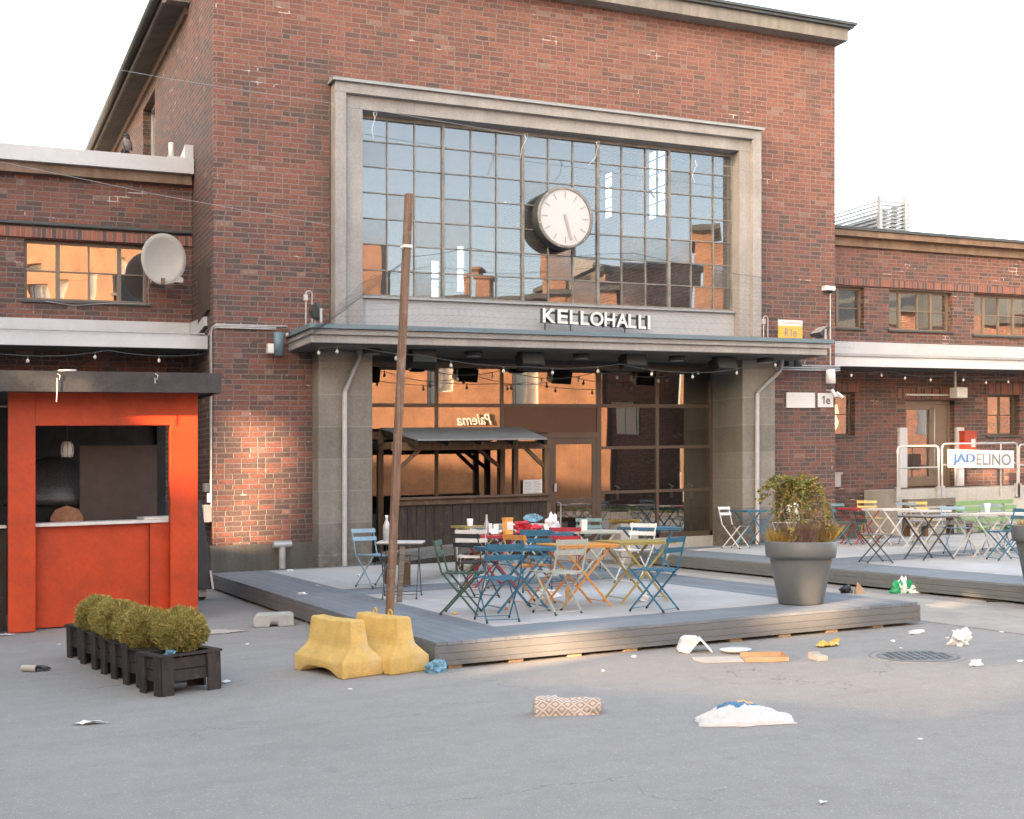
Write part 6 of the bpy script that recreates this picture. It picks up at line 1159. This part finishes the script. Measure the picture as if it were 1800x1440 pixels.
sheet(*GL(160, 1273), [(-.13, -.05), (.02, -.045), (.14, .02), (.06, .03), (.05, .05), (-.07, .05)], 'paper', 'paper_scrap', 'torn white paper scrap alone on the asphalt at the lower left', 'paper', head(0, 1) - .1, .003, .03, 5)
sheet(*GL(391, 1202), [(-.07, -.03), (.08, -.02), (.06, .03), (-.05, .03)], 'paper', 'paper_scrap', 'small white scrap behind the front planter leg', 'paper', .3, .003, .02, 6)
sheet(*GL(5, 1117), [(-.3, -.08), (.1, -.06), (.16, .04), (-.3, .06)], 'paper', 'paper_scrap', 'white sheet at the left picture edge by the kiosk foot', 'paper', -.3, .003, .02, 7)
sheet(*GL(1445, 1413), [(-.03, -.025), (.035, -.01), (.005, .03)], 'paper', 'paper_scrap', 'tiny white scrap at the bottom right of the picture', 'paper', 0, .003, .02, 8)
sheet(*GL(1262, 1388), [(-.04, -.006), (.05, -.02), (.05, -.012), (-.03, .004)], 'card_in', 'twig', 'thin pale splinter near the bottom of the picture', 'splinter', 0, .003, .005, 8)
m = MB(); m.tube((-.09, 0, .032), (.07, .0, .032), .032, 18, caps=False).tube((-.09, 0, .032), (.07, .0, .032), .028, 18, caps=False); o = m.build('card_tube', M['card_in'], None, org=(0, 0, 0), shear=False); x, y = GL(54, 1181); o.location = (x, y, K * x); o.rotation_euler = (0, 0, head(.3, 1)); tag(o, 'short pale cardboard tube at the left edge', 'tube')
lump(*GL(70, 1180), .08, .03, .03, -.2, 'blackbag', 'black_rag', 'small black rag next to the cardboard tube', 'rag', 44, .5)
lump(*GL(766, 1182), .09, .07, .07, .4, 'blue_foil', 'crushed_can', 'dark blue crushed wrapper against the right yellow foot', 'wrapper', 45, .6); lump(*GL(772, 1176), .05, .05, .11, .4, 'card', 'crumpled_paper', 'crumpled brown paper stuck behind the dark blue wrapper', 'paper', 46, .8)
gb = empty('plastic_bag', *G(1610, 1043), 0, head(0, 1) - R(12), 'green and white plastic bag against the far deck edge', 'bag')
for dx, sx, sz, mt, sd_ in ((-.20, .10, .13, 'green_foil', 1), (-.17, .06, .15, 'paper', 2), (0, .17, .06, 'paper', 3), (.12, .12, .09, 'paper', 4), (.20, .08, .11, 'green_foil', 5), (-.05, .14, .045, 'green_foil', 6)):
    o = lump(0, 0, sx, .06, sz, 0, mt, 'fold', None, None, 50 + sd_, .6); o.parent = gb; o.location = (dx, .01 * sd_, 0)
lump(*GL(1487, 1043), .11, .07, .06, .2, 'blackbag', 'plastic_bag', 'small black bag in the gap between the decks', 'bag', 47, .6)
m = MB(); m.add([(-.1, -.08, .005), (.12, -.06, .005), (.02, .1, .005), (.0, .0, .17)], [(0, 1, 3), (1, 2, 3), (2, 0, 3), (0, 2, 1)]); o = m.build('pizza_carton', M['card'], None, org=(0, 0, 0), shear=False); x, y = GL(1507, 1044); o.location = (x, y, K * x); tag(o, 'pointed orange paper cone beside the small black bag', 'paper cone')
m = MB(); m.box(-.16, .16, -.04, .04, .004, .02); o = m.build('broken_bracket', M['black'], None, org=(0, 0, 0), shear=False); x, y = GL(1757, 1058); o.location = (x, y, K * x); o.rotation_euler = (0, 0, -.6); tag(o, 'flat black metal piece on the path by the far deck', 'metal piece')
x, y = G(1203, 995); m = MB(); m.tube((-.07, 0, .06), (.09, 0, .06), .055, 18); o = m.build('patterned_cup', M['paper'], None, org=(0, 0, 0), shear=False); o.location = (x, y, K * x); o.rotation_euler = (0, 0, head(0, 1)); tag(o, 'patterned cup lying on its side against the far deck', 'cup'); m = MB()
for k in range(5):
    for s in (0, 1): m.lathe([(.0562, -.006), (.0562, .006)], (-.05 + k * .03, 0, .06), 18, axis='x') if s == 0 else None
m.build('cup_band', M['ink_grey'], o, local=True)
r = random.Random(21)
bits = [(428, 1157, 'well left of the yellow feet'), (435, 1133, 'between planter bushes and concrete block'), (540, 1095, 'against the left side of the deck'), (1115, 1155, 'right at the foot of the deck front'), (1060, 1180, 'on the asphalt above the patterned packet'), (615, 1212, 'just in front of the yellow feet'), (1300, 1060, 'in the gap between the two decks'), (1570, 1128, 'above left of the manhole cover'), (1583, 1140, 'touching the manhole ring'), (1793, 1163, 'at the right picture edge'), (1617, 1300, 'alone in the lower right asphalt'), (975, 1224, 'just above the patterned packet'), (105, 1133, 'in front of the left kiosk post'), (1665, 1122, 'above the big white paper ball'), (1760, 1112, 'on the paving joint at the right')]
grp = {}
for i, (px, py, k) in enumerate(bits):
    x, y = GL(px, py); s = r.uniform(.012, .026)
    q = lump(x, y, s * 1.4, s, s * .5, r.uniform(0, 3), r.choice(['paper', 'paper', 'card_in']), 'litter_scrap', 'tiny pale litter scrap ' + k, 'scrap', 60 + i, .5, n=2, group='tiny litter scraps')
# ============================================================ benches by the landing
zb_ = 0.
x0, z1 = W(1590, 878, 20.6); x1, _ = W(1677, 880, 20.6); bn2 = empty('timber_bench', (x0 + x1) / 2, 20.6, 0, 0, 'weathered grey timber bench with a backrest in front of the landing', 'bench')
MB().box(x0, x1, 20.55, 20.6, z1 - .17, z1).build('backrest', M['grey_wood'], bn2); MB().box(x0 - .1, x1, 20.0, 20.5, z1 - .56, z1 - .5).build('seat', M['grey_wood'], bn2); 
for x in (x0 + .1, x1 - .06): MB().box(x - .06, x + .06, 20.601, 20.72, 0, z1 + .0).build('leg', M['post_wood'], bn2); MB().box(x - .05, x + .05, 20.05, 20.15, 0, z1 - .561).build('leg', M['post_wood'], bn2)
MB().box(x0, x1, 20.552, 20.58, z1 - .36, z1 - .22).build('backrest_board', M['grey_wood'], bn2)
x0, z1 = W(1681, 884, 21.0); x1, z2 = W(1786, 877, 21.0); gbn = empty('slatted_bench', (x0 + x1) / 2, 21.0, 0, 0, 'bright green slatted bench against the landing', 'bench')
for k in range(4): zz = z1 - .02 - k * .13; m = MB(); m.bar((x0, 21.1 - .09 * k, zz), (x1, 21.1 - .09 * k, zz), .03, .10); m.build('backrest_slat', M['green_bench'], gbn)
for k in range(3): m = MB(); m.box(x0, x1, 20.3 + k * .13, 20.41 + k * .13, z1 - .56, z1 - .53); m.build('seat_slat', M['green_bench'], gbn)
for x in (x0 + .25, (x0 + x1) / 2, x1 - .25): m = MB(); m.box(x - .04, x + .04, 20.35, 20.43, 0, z1 - .561).box(x - .04, x + .04, 21.14, 21.2, 0, z1 - .05); m.build('leg', M['green_bench'], gbn)

# flat things lie along the slope of the street
TL = Matrix.Rotation(-math.atan(K), 3, 'Y')
for o in list(SC.objects):
    if o.parent is None and o.get('category') in ('manhole cover', 'cardboard', 'pizza box', 'plate', 'paper', 'bag', 'packet', 'takeaway box', 'carton', 'scrap', 'splinter', 'metal piece', 'barrier', 'planter', 'concrete block') and o.name.split('.')[0] not in ('foil_wrapper', 'snack_bag', 'paper_bag', 'square_planter'):
        o.rotation_euler = (TL @ o.rotation_euler.to_matrix()).to_euler()
